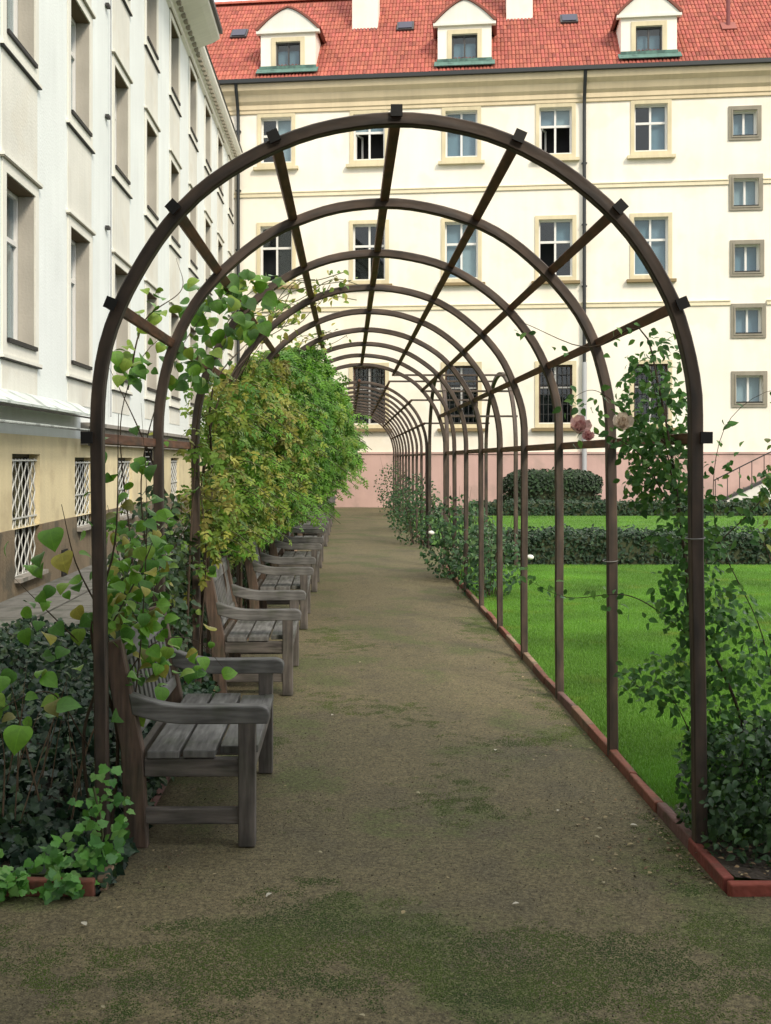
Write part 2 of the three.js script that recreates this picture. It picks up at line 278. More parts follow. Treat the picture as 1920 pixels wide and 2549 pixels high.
// ------------------------------------------------------------------ cream building across the end
function farBuilding() {
  const b = thing('cream_building', 'cream building with red tiled roof and dormers closing the far end of the garden', 'building', [-4.05, 0, -39.27], -0.1155);
  const U0 = -3, U1 = 24;
  const cols = [1.5, 4.8, 8.02, 11.24, 14.44], holes = [], wins = [];
  for (const [ci, c] of cols.entries()) {
    wins.push([c - 0.55, c + 0.55, 12.16, 13.78, ci, 0]); wins.push([c - 0.57, c + 0.57, 7.95, 9.93, ci, 1]); wins.push([c - 0.57, c + 0.57, 2.9, 4.93, ci, 2]);
  }
  for (const k of [-1.75, 20.9]) for (const [y0, y1] of [[12.16, 13.78], [7.95, 9.93], [2.9, 4.93]]) wins.push([k - 0.55, k + 0.55, y0, y1, 9, 1]);
  const small = [[17.0, 18.05, 12.45, 13.58], [17.02, 18.1, 10.08, 11.28], [17.05, 18.14, 7.86, 9.06], [17.08, 18.2, 5.78, 6.92], [17.1, 18.24, 3.45, 4.64]].map(([a, d, y0, y1]) => [a + 0.13, d - 0.13, y0 + 0.13, y1 - 0.13]);
  for (const w of wins) holes.push(w.slice(0, 4)); for (const s of small) holes.push(s);
  part('wall', wallWithHoles(U0, U1, 1.9, 15.0, holes, 0.3), M.far, b);
  part('plinth', [box(U1 - U0, 1.9, 0.34, (U0 + U1) / 2, 0.95, -0.13), box(U1 - U0, 0.07, 0.4, (U0 + U1) / 2, 1.9, -0.12)], M.pink, b);
  part('unlit_backing', box(U1 - U0, 15, 0.1, (U0 + U1) / 2, 7.5, -1.1), M.interior, b);  // one dark sheet behind all windows, in place of unlit rooms
  const band = (a, d, y) => [box(d - a, 0.13, 0.05, (a + d) / 2, y, 0.028), box(d - a, 0.035, 0.08, (a + d) / 2, y + 0.083, 0.042)];
  part('string_course', [...band(U0, 16.99, 11.03), ...band(18.11, U1, 11.03), ...band(U0, 17.05, 6.95), ...band(18.24, U1, 6.95)], M.band, b);
  const prof = new THREE.Shape([[0.004, 13.9], [0.06, 13.92], [0.06, 14.02], [0.1, 14.05], [0.1, 14.2], [0.2, 14.3], [0.3, 14.5], [0.46, 14.62], [0.5, 14.72], [0.5, 14.84], [0.004, 14.9]].map(p => new THREE.Vector2(...p)));
  const g = new THREE.ExtrudeGeometry(prof, { depth: U1 - U0, bevelEnabled: false }); const p = g.attributes.position; for (let i = 0; i < p.count; i++) { const x = p.getX(i), z = p.getZ(i); p.setX(i, U1 - z); p.setZ(i, x); } g.computeVertexNormals();
  const C = part('cornice', metreUV(g), plaster([0.68, 0.58, 0.40], 0.12, 61, 5), b);
  part('gutter', [box(U1 - U0, 0.13, 0.15, (U0 + U1) / 2, 14.9, 0.57), box(U1 - U0, 0.03, 0.3, (U0 + U1) / 2, 14.98, 0.42)], M.lead, C);
  const bars = (a, d, y0, y1, split) => [...ring(a + 0.06, d - 0.06, y0 + 0.06, y1 - 0.06, 0.06, -0.24, -0.17), box(0.07, y1 - y0 - 0.1, 0.05, (a + d) / 2, (y0 + y1) / 2, -0.205), ...(split ? [box(d - a - 0.1, 0.08, 0.06, (a + d) / 2, y0 + (y1 - y0) * split, -0.2)] : [])];
  for (const [a, d, y0, y1, ci, ri] of wins) {
    const c = (a + d) / 2, ground = ri === 2;
    const w = part('window', ring(a, d, y0, y1, 0.13, 0.002, 0.04), M.ochre, b);
    part('frame', bars(a, d, y0, y1, 0.62), ground ? (M.frameBrown) : M.frameWhite, w);
    if (ground) part('mullion', [box(0.06, y1 - y0 - 0.12, 0.02, c, (y0 + y1) / 2, -0.168), box(d - a - 0.12, 0.05, 0.02, c, y0 + (y1 - y0) * 0.62, -0.165)], M.frameWhite, w);
    const top = y0 + (y1 - y0) * 0.62;
    const key = ri * 10 + ci;
    // open sashes, drawn blinds and dark rooms as they are in each window
    const openLow = [3, 1, 10, 13].includes(key);
    for (const s of [0, 1]) {
      const x0 = s ? c + 0.035 : a + 0.06, x1 = s ? d - 0.06 : c - 0.035;
      part('pane', box(x1 - x0, y1 - top - 0.1, 0.006, (x0 + x1) / 2, (y1 + top) / 2, -0.215), M.glass, w);
      if (!(openLow && (key === 3 || key === 1 || s === 0))) part('pane', box(x1 - x0, top - y0 - 0.1, 0.006, (x0 + x1) / 2, (y0 + top) / 2, -0.215), M.glass, w);
      const drawn = ground ? false : key === 0 || key === 10 || key === 11 ? (key === 11 ? false : s === 1 && key === 0) : key === 4 || key === 13 ? s === 1 : true;
      if (drawn) { const low = openLow ? top : y0 + 0.04; part('curtain', box(x1 - x0 + 0.02, y1 - low - 0.04, 0.015, (x0 + x1) / 2, (y1 + low) / 2, -0.33), M.blinds[(key + s) % 3], w); }
    }
    if (key === 3 || key === 1) part('open_sash', ring(a + 0.02, a + 0.42, y0 + 0.1, top - 0.06, 0.05, -0.24, -0.19).map(q => q.translate(-a, 0, 0.2).rotateY(1.15).translate(a + 0.08, 0, -0.25)), M.frameWhite, w);
    part('sill', box(d - a + 0.5, 0.1, 0.18, c, y0 - 0.2, 0.088), ri === 1 || ground ? M.brownSill : M.ochre, w);
    part('sill_board', box(d - a, 0.04, 0.22, c, y0 + 0.022, -0.09), M.whiteTrim, w);
    if (ground) { const gr = []; for (let k = 1; k < 7; k++) gr.push(box(0.022, y1 - y0, 0.022, lerp(a, d, k / 7), (y0 + y1) / 2, -0.04)); for (let k = 1; k < 6; k++) gr.push(box(d - a, 0.02, 0.02, c, lerp(y0, y1, k / 6), -0.062)); part('bars', gr, M.iron, w); }
  }
  for (const [i, [a, d, y0, y1]] of small.entries()) {
    const w = part('small_window', [...ring(a, d, y0, y1, 0.14, 0.002, 0.05), ...ring(a, d, y0, y1, 0.05, 0.05, 0.07)], M.grey, b);
    part('frame', bars(a, d, y0, y1, 0), M.frameWhite, w);
    for (const s of [0, 1]) { const m = (a + d) / 2, x0 = s ? m + 0.035 : a + 0.06, x1 = s ? d - 0.06 : m - 0.035; part('pane', box(x1 - x0, y1 - y0 - 0.12, 0.006, (x0 + x1) / 2, (y0 + y1) / 2, -0.215), M.glass, w); }
    part('curtain', box(d - a, y1 - y0, 0.015, (a + d) / 2, (y0 + y1) / 2, -0.33), M.blinds[i % 3], w);
    part('sill', box(d - a, 0.05, 0.2, (a + d) / 2, y0 + 0.026, -0.1), M.black, w);
  }
  // rain pipes
  for (const [u, low] of [[12.2, 5.0], [0.16, 0.2]]) {
    const q = part('downpipe', [tube([[u, 14.86, 0.55], [u, 14.6, 0.45], [u, 14.0, 0.18], [u, 13.6, 0.13]], 0.06, 16, 8), tube([[u, 13.6, 0.13], [u, 9, 0.13], [u, low, 0.13]], 0.06, 8, 8)], M.lead, b);
    if (low > 1) part('lower_pipe', tube([[u, low, 0.13], [u, 3, 0.13], [u, 0.05, 0.13]], 0.085, 8, 8), M.pipeGrey, q);
    for (let y = low + 0.5; y < 13.5; y += 2.1) part('bracket', box(0.18, 0.04, 0.14, u, y, 0.1), M.lead, q);
  }
  // roof: 45 degrees back from the gutter, laid with rolled tiles
  const zE = 0.52, yE = 14.98, dep = 4.5;
  const roof = part('roof', [(() => { const q = new THREE.BufferGeometry(); q.setAttribute('position', new THREE.Float32BufferAttribute([U0, yE, zE, U1, yE, zE, U1, yE + dep, zE - dep, U0, yE, zE, U1, yE + dep, zE - dep, U0, yE + dep, zE - dep, U0, yE + dep, zE - dep, U1, yE + dep, zE - dep, U1, yE, zE - 2 * dep, U0, yE + dep, zE - dep, U1, yE, zE - 2 * dep, U0, yE, zE - 2 * dep], 3)); q.computeVertexNormals(); return metreUV(q); })()], std([0.30, 0.09, 0.06], 0.9), b);
  {
    const pos = [], col = [], tw = 0.125, tl = 0.34, S = Math.SQRT1_2, rows = Math.floor(dep * Math.SQRT2 / tl);
    const put = (u, s, h) => [u, yE + s * S + h * S, zE - s * S + h * S];
    for (let i = 0; i < (U1 - U0) / tw; i++) for (let j = 0; j < rows; j++) {
      const u = U0 + i * tw, s0 = j * tl - 0.03, s1 = s0 + tl + 0.06, lift = 0.018 + rr(0, 0.008), k = rr(0.8, 1.14) * (1 + 0.35 * fbm(u * 0.6, j * 0.4, 3)), old = R() < 0.05 ? 0.75 : 1, du = rr(-0.008, 0.008);
      const c = [0.375 * k * old, 0.105 * k * rr(0.9, 1.12) * old, 0.074 * k * old]; let prev = null;
      for (let q = 0; q <= 4; q++) {
        const a = q / 4 * Math.PI, x = u + du + tw / 2 - Math.cos(a) * tw * 0.47, h = 0.036 * Math.sin(a);
        const now = [put(x, s0, h + lift), put(x, s1, h + 0.004)];
        if (prev) { pos.push(...prev[0], ...now[0], ...now[1], ...prev[0], ...now[1], ...prev[1]); for (let z = 0; z < 6; z++) col.push(...c); const f0 = put(x, s0, 0), f1 = put(u + du + tw / 2 - Math.cos((q - 1) / 4 * Math.PI) * tw * 0.47, s0, 0); pos.push(...f1, ...f0, ...now[0], ...f1, ...now[0], ...prev[0]); for (let z = 0; z < 6; z++) col.push(...c); }
        prev = now;
      }
    }
    const q = new THREE.BufferGeometry(); q.setAttribute('position', new THREE.Float32BufferAttribute(pos, 3)); q.setAttribute('color', new THREE.Float32BufferAttribute(col, 3)); q.computeVertexNormals();
    q.setAttribute('uv', new THREE.Float32BufferAttribute(new Float32Array(pos.length / 3 * 2), 2));
    part('roof_tiles', q, new THREE.MeshStandardMaterial({ vertexColors: true, roughness: 0.9 }), roof).userData.kind = 'stuff';
    const rt = []; for (let u = U0; u < U1; u += 0.4) { const c = new THREE.CylinderGeometry(0.13, 0.14, 0.43, 8, 1, false, 0, Math.PI).rotateZ(Math.PI / 2).rotateX(-Math.PI / 2 + Math.PI / 2); c.translate(u + 0.2, yE + dep + 0.02, zE - dep); rt.push(c); } part('ridge_tiles', rt, std([0.42, 0.12, 0.08], 0.9), roof).userData.kind = 'stuff';
  }
  // dormers
  for (const [u, w] of [[1.95, 1.95], [8.13, 1.85], [14.35, 1.85]]) {
    const zf = 0.15, y0 = 15.22, y1 = 16.68, ya = 17.55, bk = -3.2, h = w / 2;
    const D = part('dormer', [(() => { const s = new THREE.Shape([[-h, y0], [h, y0], [h, y1], [-h, y1]].map(q => new THREE.Vector2(...q))); s.holes.push(new THREE.Path([[-0.44, y0 + 0.22], [-0.44, y0 + 1.16], [0.44, y0 + 1.16], [0.44, y0 + 0.22]].map(q => new THREE.Vector2(...q)))); return metreUV(new THREE.ExtrudeGeometry(s, { depth: 0.2, bevelEnabled: false }).translate(u, 0, zf - 0.2)); })(),
      box(0.12, y1 - y0 + 0.3, -bk, u - h + 0.06, (y0 + y1) / 2, zf - 0.2 + bk / 2), box(0.12, y1 - y0 + 0.3, -bk, u + h - 0.06, (y0 + y1) / 2, zf - 0.2 + bk / 2), box(w - 0.3, y1 - y0, 0.05, u, (y0 + y1) / 2, zf - 1.0)], M.far, b);
    // curved gable with its mouldings
    const arc = []; for (let k = 0; k <= 14; k++) { const t = k / 14 * 2 - 1; arc.push([t * (h + 0.12), y1 + 0.08 + (ya - y1 - 0.08) * (Math.pow(1 - Math.pow(Math.abs(t), 1.45), 1.0))]); }
    const gs = new THREE.Shape([...arc.map(q => new THREE.Vector2(...q)), new THREE.Vector2(h + 0.12, y1), new THREE.Vector2(-h - 0.12, y1)].reverse());
    part('gable', [metreUV(new THREE.ExtrudeGeometry(gs, { depth: 0.14, bevelEnabled: false }).translate(u, 0, zf - 0.1)), box(w + 0.3, 0.09, 0.2, u, y1 + 0.03, zf + 0.01)], M.whiteTrim, D);
    const rs = new THREE.Shape([...arc.map(q => new THREE.Vector2(q[0] * 1.07, q[1] + 0.07)), ...arc.slice().reverse().map(q => new THREE.Vector2(q[0], q[1] + 0.012))]);
    part('hood', [metreUV(new THREE.ExtrudeGeometry(rs, { depth: 3.4, bevelEnabled: false }).translate(u, 0, zf - 3.3))], std([0.20, 0.07, 0.05], 0.85), D);
    part('surround', ring(u - 0.44, u + 0.44, y0 + 0.22, y0 + 1.16, 0.15, zf + 0.002, zf + 0.04), M.ochre, D);
    part('frame', [...ring(u - 0.38, u + 0.38, y0 + 0.28, y0 + 1.1, 0.06, zf - 0.18, zf - 0.1), box(0.06, 0.88, 0.05, u, y0 + 0.69, zf - 0.14)], M.frameDark, D);
    for (const s of [-1, 1]) part('pane', box(0.36, 0.84, 0.006, u + s * 0.21, y0 + 0.69, zf - 0.15), M.glass, D);
    part('curtain', box(0.86, 0.7, 0.015, u, y0 + 0.58, zf - 0.3), M.blinds[2], D);
    part('flashing', [box(w + 0.22, 0.03, 0.42, 0, 0, 0).rotateX(0.66).translate(u, y0 + 0.09, zf + 0.2), box(w + 0.05, 0.1, 0.1, u, y0 + 0.24, zf + 0.055)], M.verdigris, D);
  }
  // chimneys, roof lights, vent
  for (const [u, w, y0] of [[4.45, 0.95, 17.6], [10.1, 0.95, 17.75]]) { const z = zE - (y0 - yE) + 0.1; const c = part('chimney', box(w, 3.6, 0.8, u, y0 + 1.4, z - 0.45), M.far, b); part('chimney_flashing', box(w + 0.12, 0.08, 0.9, u, y0 - 0.1, z - 0.42).rotateY(0), M.lead, c); part('chimney_cap', box(w + 0.2, 0.12, 1.0, u, y0 + 3.24, z - 0.45), M.stone, c); }
  for (const u of [-0.25, 5.95, 11.85]) { const y = 17.5, z = zE - (y - yE); const s = part('roof_light', box(0.62, 0.07, 0.62).rotateX(Math.PI / 4).translate(u, y + 0.06, z + 0.06), M.frameDark, b); part('pane', box(0.5, 0.02, 0.5).rotateX(Math.PI / 4).translate(u, y + 0.1, z + 0.1), std([0.03, 0.03, 0.06], 0.4), s); }
  { const y = 16.7, z = zE - (y - yE); const s = part('vent_pipe', tube([[17.25, y - 0.1, z], [17.25, y + 0.6, z], [17.25, y + 1.3, z]], 0.07, 6, 8), std([0.2, 0.06, 0.06], 0.7), b); part('collar', box(0.5, 0.05, 0.5).rotateX(Math.PI / 4).translate(17.25, y + 0.05, z + 0.05), std([0.3, 0.1, 0.08], 0.8), s); }
  return b;
}
farBuilding();

// steps against the far wall at the right, with an iron railing
{
  const t = thing('stone_staircase', 'stone steps with thin iron railing climbing right against the pink plinth', 'staircase', [-4.795, 0, -39.357], -0.1155);
  for (let i = 0; i < 10; i++) part('step', box(0.3, 0.15 * (i + 1), 1.4, 17.1 + i * 0.3, 0.075 * (i + 1), 0.95), M.stone, t);
  part('cheek_wall', (() => { const s = new THREE.Shape([[16.75, 0], [20.1, 0], [20.1, 1.75], [16.75, 0.12]].map(q => new THREE.Vector2(...q))); return metreUV(new THREE.ExtrudeGeometry(s, { depth: 0.16, bevelEnabled: false }).translate(0, 0, 1.66)); })(), M.whiteTrim, t);
  part('coping', box(3.75, 0.08, 0.24).rotateZ(0.453).translate(18.42, 0.98, 1.74), M.frameDark, t);
  const rl = part('railing', [tube([[16.9, 1.0, 1.74], [18.4, 1.78, 1.74], [20.0, 2.56, 1.74]], 0.022, 8, 6)], M.iron, t);
  for (let i = 0; i < 9; i++) part('baluster', tube([[16.95 + i * 0.38, 0.2 + i * 0.186, 1.74], [16.95 + i * 0.38, 0.6 + i * 0.19, 1.74], [16.95 + i * 0.38, 1.02 + i * 0.198, 1.74]], 0.014, 3, 5), M.iron, rl);
}

// ------------------------------------------------------------------ pergola tunnel
const PX = 0.205, PR = 1.285, PS = 1.87, AZ = 4.75, AS = 1.54;
function sweep(pts, w, d) {       // a square bar along points in the xy plane, d deep in z; uv along the length
  const pos = [], uv = []; const n = pts.length; let len = 0;
  const off = pts.map((p, i) => { const a = pts[Math.max(0, i - 1)], b = pts[Math.min(n - 1, i + 1)]; const t = new THREE.Vector2(b[0] - a[0], b[1] - a[1]).normalize(); return [-t.y * w / 2, t.x * w / 2]; });
  const o = R() * 3, c = 0.006;
  const prof = [[-1, -1, 0, c], [-1, -1, c, 0], [1, -1, -c, 0], [1, -1, 0, c], [1, 1, 0, -c], [1, 1, -c, 0], [-1, 1, c, 0], [-1, 1, 0, -c]];
  const at = (i, k) => { const q = prof[k % 8], s = q[0] + q[2] / (w / 2); return [pts[i][0] + off[i][0] * s, pts[i][1] + off[i][1] * s, q[1] * d / 2 + q[3]]; };
  for (let i = 0; i < n - 1; i++) {
    const dl = Math.hypot(pts[i + 1][0] - pts[i][0], pts[i + 1][1] - pts[i][1]);
    for (let k = 0; k < 8; k++) {
      const A = at(i, k), B = at(i + 1, k), C = at(i + 1, k + 1), D = at(i, k + 1), u0 = k * w * 0.5, u1 = (k + 1) * w * 0.5;
      pos.push(...A, ...C, ...B, ...A, ...D, ...C); uv.push(u0, len + o, u1, len + dl + o, u0, len + dl + o, u0, len + o, u1, len + o, u1, len + dl + o);
    }
    len += dl;
  }
  const g = new THREE.BufferGeometry(); g.setAttribute('position', new THREE.Float32BufferAttribute(pos, 3)); g.setAttribute('uv', new THREE.Float32BufferAttribute(uv, 2)); g.computeVertexNormals();
  return g;
}
function archPoints(wob) {
  const pts = []; for (let k = 0; k <= 8; k++) pts.push([-PR, PS * k / 8]);
  for (let k = 1; k < 48; k++) { const a = Math.PI * (1 - k / 48); pts.push([PR * Math.cos(a), PS + PR * Math.sin(a)]); }
  for (let k = 0; k <= 8; k++) pts.push([PR, PS * (1 - k / 8)]);
  return pts.map(([x, y], i) => { const j = 0.006 * n3(i * 0.23, wob * 3.1); return [x * (1 + j), y + j * y * 0.4]; });
}
const angles = [-0.5, 22, 43.5, 66.5, 90, 113.5, 136.5, 158, 180.5];
const railAt = a => { const t = a * Math.PI / 180; return a < 0 || a > 180 ? [Math.sign(Math.cos(t)) * (PR + 0.036), PS - 0.08] : [1.315 * Math.cos(t), PS + 1.315 * Math.sin(t)]; };
function rail(parent, a, z0, z1, cap) {
  const [x, y] = railAt(a); const l = z1 - z0, g = timber(0.048, 0.048, l, 0, 0, 0, 0.005); g.rotateZ((a - 90) * Math.PI / 180); g.translate(x, y, -(z0 + z1) / 2);
  const r = part('rail', g, M.rust, parent);
  if (cap) { const c = box(0.05, 0.05, 0.012); c.rotateZ((a - 90) * Math.PI / 180); c.translate(x, y, -z0 + 0.005); part('end_cap', c, M.black, r); }
}
const tunnel = thing('pergola_tunnel', 'dark brown arched pergola tunnel over the near half of the path', 'pergola', [PX, 0, 0]);
for (let k = 0; k < 9; k++) {
  const g = sweep(archPoints(k), 0.055, 0.055); g.translate(0, -PS, 0); g.rotateZ([0.012, 0.009, 0.004][k] || rr(-0.003, 0.003)); g.translate(0, PS, 0);
  const a = part('arch', g, M.steel, tunnel); a.position.z = -(AZ + k * AS);
}
for (const a of angles) rail(tunnel, a, AZ - 0.036, AZ + 8 * AS + 0.05, true);
const tunnel2 = thing('pergola_tunnel', 'distant second arched pergola tunnel beyond the gap, reaching the pink wall', 'pergola', [PX, 0, 0]);
for (let k = 0; k < 11; k++) { const a = part('arch', sweep(archPoints(20 + k), 0.055, 0.055), M.steel, tunnel2); a.position.z = -(21 + k * AS); }
for (const a of angles) rail(tunnel2, a, 20.93, 21 + 10 * AS + 0.05, false);
{
  for (const [k, y] of [[1, 1.12], [0, 1.36]]) { const w = part('wire_tie', new THREE.TorusGeometry(0.041, 0.003, 5, 14).rotateX(Math.PI / 2), std([0.22, 0.22, 0.21], 0.6), tunnel); w.position.set(PR, y, -(AZ + k * AS)); w.rotation.set(0.06, 0, 0.05); }
  // crossing: rails running off to the right between the two tunnels, ending on an arch that faces the lawn
  const t = thing('pergola_crossing', 'open pergola crossing with sideways rails between the near and far tunnels', 'pergola', [PX, 0, 0]);
  const Zc = 19.07, hz = 1.86;
  for (const s of [-1, 1]) for (const a of [22, 43.5, 66.5]) {
    const th = a * Math.PI / 180, x0 = 1.328 * Math.cos(th), y = PS + 1.328 * Math.sin(th), z = Zc + s * hz * Math.cos(th) , x1 = 2.45;
    part('rail', timber(x1 - x0, 0.032, 0.032, (x0 + x1) / 2, y, -z, 0.005), M.steel, t);
    const ze = s < 0 ? AZ + 8 * AS : 21; part('rail', timber(0.034, 0.034, Math.abs(z - ze), x0, y, -(z + ze) / 2, 0.005), M.rust, t);
  }
  for (const x of [1.33, 2.4]) {
    const pts = []; for (let k = 0; k <= 6; k++) pts.push([-hz, PS * k / 6]); for (let k = 1; k < 36; k++) { const q = Math.PI * (1 - k / 36); pts.push([hz * Math.cos(q), PS + 1.285 * Math.sin(q)]); } for (let k = 0; k <= 6; k++) pts.push([hz, PS * (1 - k / 6)]);
    const a = part('arch', sweep(pts, 0.07, 0.06), M.steel, t); a.rotation.y = Math.PI / 2; a.position.set(x, 0, -Zc);
  }
}

// ------------------------------------------------------------------ brick edging, each brick a part
function edging(name, label, runs) {
  const t = thing(name, label, 'edging'); let i = 0;
  for (const [x0, z0, x1, z1, L, front] of runs) {
    const len = Math.hypot(x1 - x0, z1 - z0), n = Math.max(1, Math.round(len / L)), alongZ = Math.abs(z1 - z0) > Math.abs(x1 - x0), l = len / n - 0.008;
    for (let k = 0; k < n; k++) {
      const f = (k + 0.5) / n, g = edgeShapes[(i * 7 + k) % edgeShapes.length];
      const m = new THREE.Mesh(g, front ? M.redBricks[Math.floor(R() * 2)] : M.bricks[Math.floor(R() * M.bricks.length)]); m.name = 'brick'; m.castShadow = m.receiveShadow = true;
      m.scale.z = l / 0.5; m.rotation.set(rr(-0.012, 0.012), (alongZ ? 0 : Math.PI / 2) + rr(-0.008, 0.008), rr(-0.03, 0.03));
      m.position.set(lerp(x0, x1, f) + rr(-0.004, 0.004), -0.008 + rr(-0.008, 0.007), -lerp(z0, z1, f)); t.add(m); i++;
    }
  }
  return t;
}
const edgeShapes = []; for (let i = 0; i < 5; i++) { const g = new RoundedBoxGeometry(0.044, 0.13, 0.5, 2, 0.008); const p = g.attributes.position; for (let k = 0; k < p.count; k++) { const x = p.getX(k), y = p.getY(k), z = p.getZ(k), j = 0.006 * n3(x * 30 + i * 9, y * 20, z * 9); p.setXYZ(k, x + j, y + j * 0.8, z); } g.computeVertexNormals(); edgeShapes.push(metreUV(g)); }
edging('brick_edging', 'red brick edging between the path and the lawn on the right', [[XR + 0.022, ZB + 0.05, XR + 0.022, 4.8, 0.47, 1], [XR + 0.022, 4.8, XR + 0.022, 17.4, 0.5], [XR + 0.0, ZB + 0.022, 9, ZB + 0.022, 0.52, 1]]);
edging('brick_edging', 'distant red brick edging on the right beyond the crossing', [[XR + 0.028, 21.4, XR + 0.028, 38, 0.7]]);
edging('brick_edging', 'mossy red brick edging of the ivy bed behind the benches', [[XL, ZB + 0.06, XL, 37, 0.5], [-7, ZB + 0.03, XL - 0.02, ZB + 0.03, 0.5]]);

// ------------------------------------------------------------------ benches
function makeBench() {
  const b = new THREE.Group(); const hz = 0.565, fx = 0.235, rx = -0.245;
  for (const s of [-1, 1]) {
    part('front_leg', timber(0.075, 0.555, 0.07, fx, 0.2775, s * hz), M.teakDark, b);
    // rear leg bends back above the seat
    const sh = new THREE.Shape([[rx - 0.045, 0], [rx + 0.04, 0], [rx + 0.02, 0.42], [rx - 0.075, 0.9], [rx - 0.145, 0.885], [rx - 0.065, 0.42]].map(q => new THREE.Vector2(...q)));
    part('rear_leg', metreUV(new THREE.ExtrudeGeometry(sh, { depth: 0.058, bevelEnabled: true, bevelSize: 0.005, bevelThickness: 0.005, bevelSegments: 1 }).translate(0, 0, s * hz - 0.029), 1), M.teakBrown, b);
    // armrest: dips from the back post, level, rounded nose
    const ar = new THREE.Shape(); ar.moveTo(rx - 0.03, 0.665); ar.quadraticCurveTo(rx + 0.1, 0.605, rx + 0.24, 0.607); ar.lineTo(fx + 0.05, 0.61); ar.quadraticCurveTo(fx + 0.095, 0.605, fx + 0.092, 0.572); ar.lineTo(fx + 0.085, 0.545); ar.lineTo(rx + 0.2, 0.543); ar.quadraticCurveTo(rx + 0.08, 0.55, rx - 0.015, 0.585); ar.closePath();
    part('armrest', metreUV(new THREE.ExtrudeGeometry(ar, { depth: 0.058, bevelEnabled: true, bevelSize: 0.007, bevelThickness: 0.008, bevelSegments: 2 }).translate(0, 0, s * hz - 0.029), 0), M.teakGrey, b);
    part('side_rail', timber(fx - rx - 0.06, 0.08, 0.045, (fx + rx) / 2, 0.344, s * hz), M.teakDark, b);
    part('stretcher', timber(fx - rx - 0.06, 0.07, 0.04, (fx + rx) / 2, 0.13, s * hz), M.teakDark, b);
  }
  part('front_rail', timber(0.035, 0.08, 2 * hz - 0.07, fx + 0.01, 0.34, 0), M.teakDark, b);
  part('back_rail', timber(0.035, 0.08, 2 * hz - 0.07, rx - 0.02, 0.34, 0), M.teakDark, b);
  for (let k = 0; k < 3; k++) part('seat_slat', timber(0.142, 0.034, 2 * hz + (k < 2 ? 0.06 : -0.072), rx + 0.115 + k * 0.156, 0.402 - k * -0.003, 0), M.teakGrey, b);
  part('seat_slat', timber(0.05, 0.034, 2 * hz - 0.072, fx + 0.02, 0.412, 0), M.teakGrey, b);
  const tilt = 0.19;
  const lean = (g) => { g.translate(0, -0.42, 0); g.rotateZ(tilt); g.translate(rx - 0.005, 0.42, 0); return g; };
  part('top_rail', lean(timber(0.036, 0.11, 2 * hz - 0.06, 0, 0.85, 0)), M.teakGrey, b);
  part('lower_rail', lean(timber(0.036, 0.06, 2 * hz - 0.06, 0, 0.5, 0)), M.teakGrey, b);
  for (let k = 0; k < 11; k++) part('back_slat', lean(timber(0.018, 0.27, 0.052, 0, 0.662, -0.47 + k * 0.094, 0.004)), M.teakGrey, b);
  return b;
}
const benchLabels = ['nearest weathered teak bench, vine leaves trailing over its backrest', 'second weathered teak bench along the path, under the third arch', 'third weathered teak bench, below the yellowing climber', 'fourth weathered teak bench, half hidden by drooping climber', 'fifth teak bench, last one under the near tunnel', 'dark teak bench just beyond the crossing gap', 'small distant teak bench, seventh along the path', 'small distant teak bench, eighth along the path', 'farthest teak bench, closest to the pink wall'];
const bench0 = makeBench();
[4.82, 7.9, 10.98, 14.06, 17.14, 21.4, 24.5, 27.6, 30.7].forEach((z, i) => {
  const b = i ? bench0.clone() : bench0; b.name = numbered('garden_bench'); scene.add(b);
  b.position.set(-0.68 + rr(-0.012, 0.012), 0.004, -(z + 0.6)); b.rotation.y = rr(-0.015, 0.015); tag(b, benchLabels[i], 'bench', 'teak benches along the left side of the path');
});

// ------------------------------------------------------------------ leaves
function leafShape(outline, fold = 0.25, curl = 0.25, mid = 1) {     // outline: half widths at points along the length 0..1
  const pos = [], nrm = []; const P = (x, t) => [x, t, -curl * (t - 0.4) * (t - 0.4) * 1.2 + Math.abs(x) * fold];
  const n = outline.length;
  for (let i = 0; i < n - 1; i++) { const [t0, w0] = outline[i], [t1, w1] = outline[i + 1];
    for (const s of [-1, 1]) { const a = P(0, t0), b = P(s * w0, t0), c = P(s * w1, t1), d = P(0, t1); const tri = (p, q, r) => s > 0 ? pos.push(...p, ...q, ...r) : pos.push(...p, ...r, ...q); if (w0 > 0) tri(a, b, c); if (w1 > 0 || true) tri(a, c, d); } }
  const g = new THREE.BufferGeometry(); g.setAttribute('position', new THREE.Float32BufferAttribute(pos, 3)); g.setAttribute('uv', new THREE.Float32BufferAttribute(new Float32Array(pos.length / 3 * 2), 2)); g.deleteAttribute('uv'); const q = mergeVertices(g, 1e-4); q.computeVertexNormals(); const uv = []; for (let i = 0; i < q.attributes.position.count; i++) uv.push(q.attributes.position.getX(i) + 0.5, clamp(q.attributes.position.getY(i), 0, 0.99)); q.setAttribute('uv', new THREE.Float32BufferAttribute(uv, 2)); return q;
}
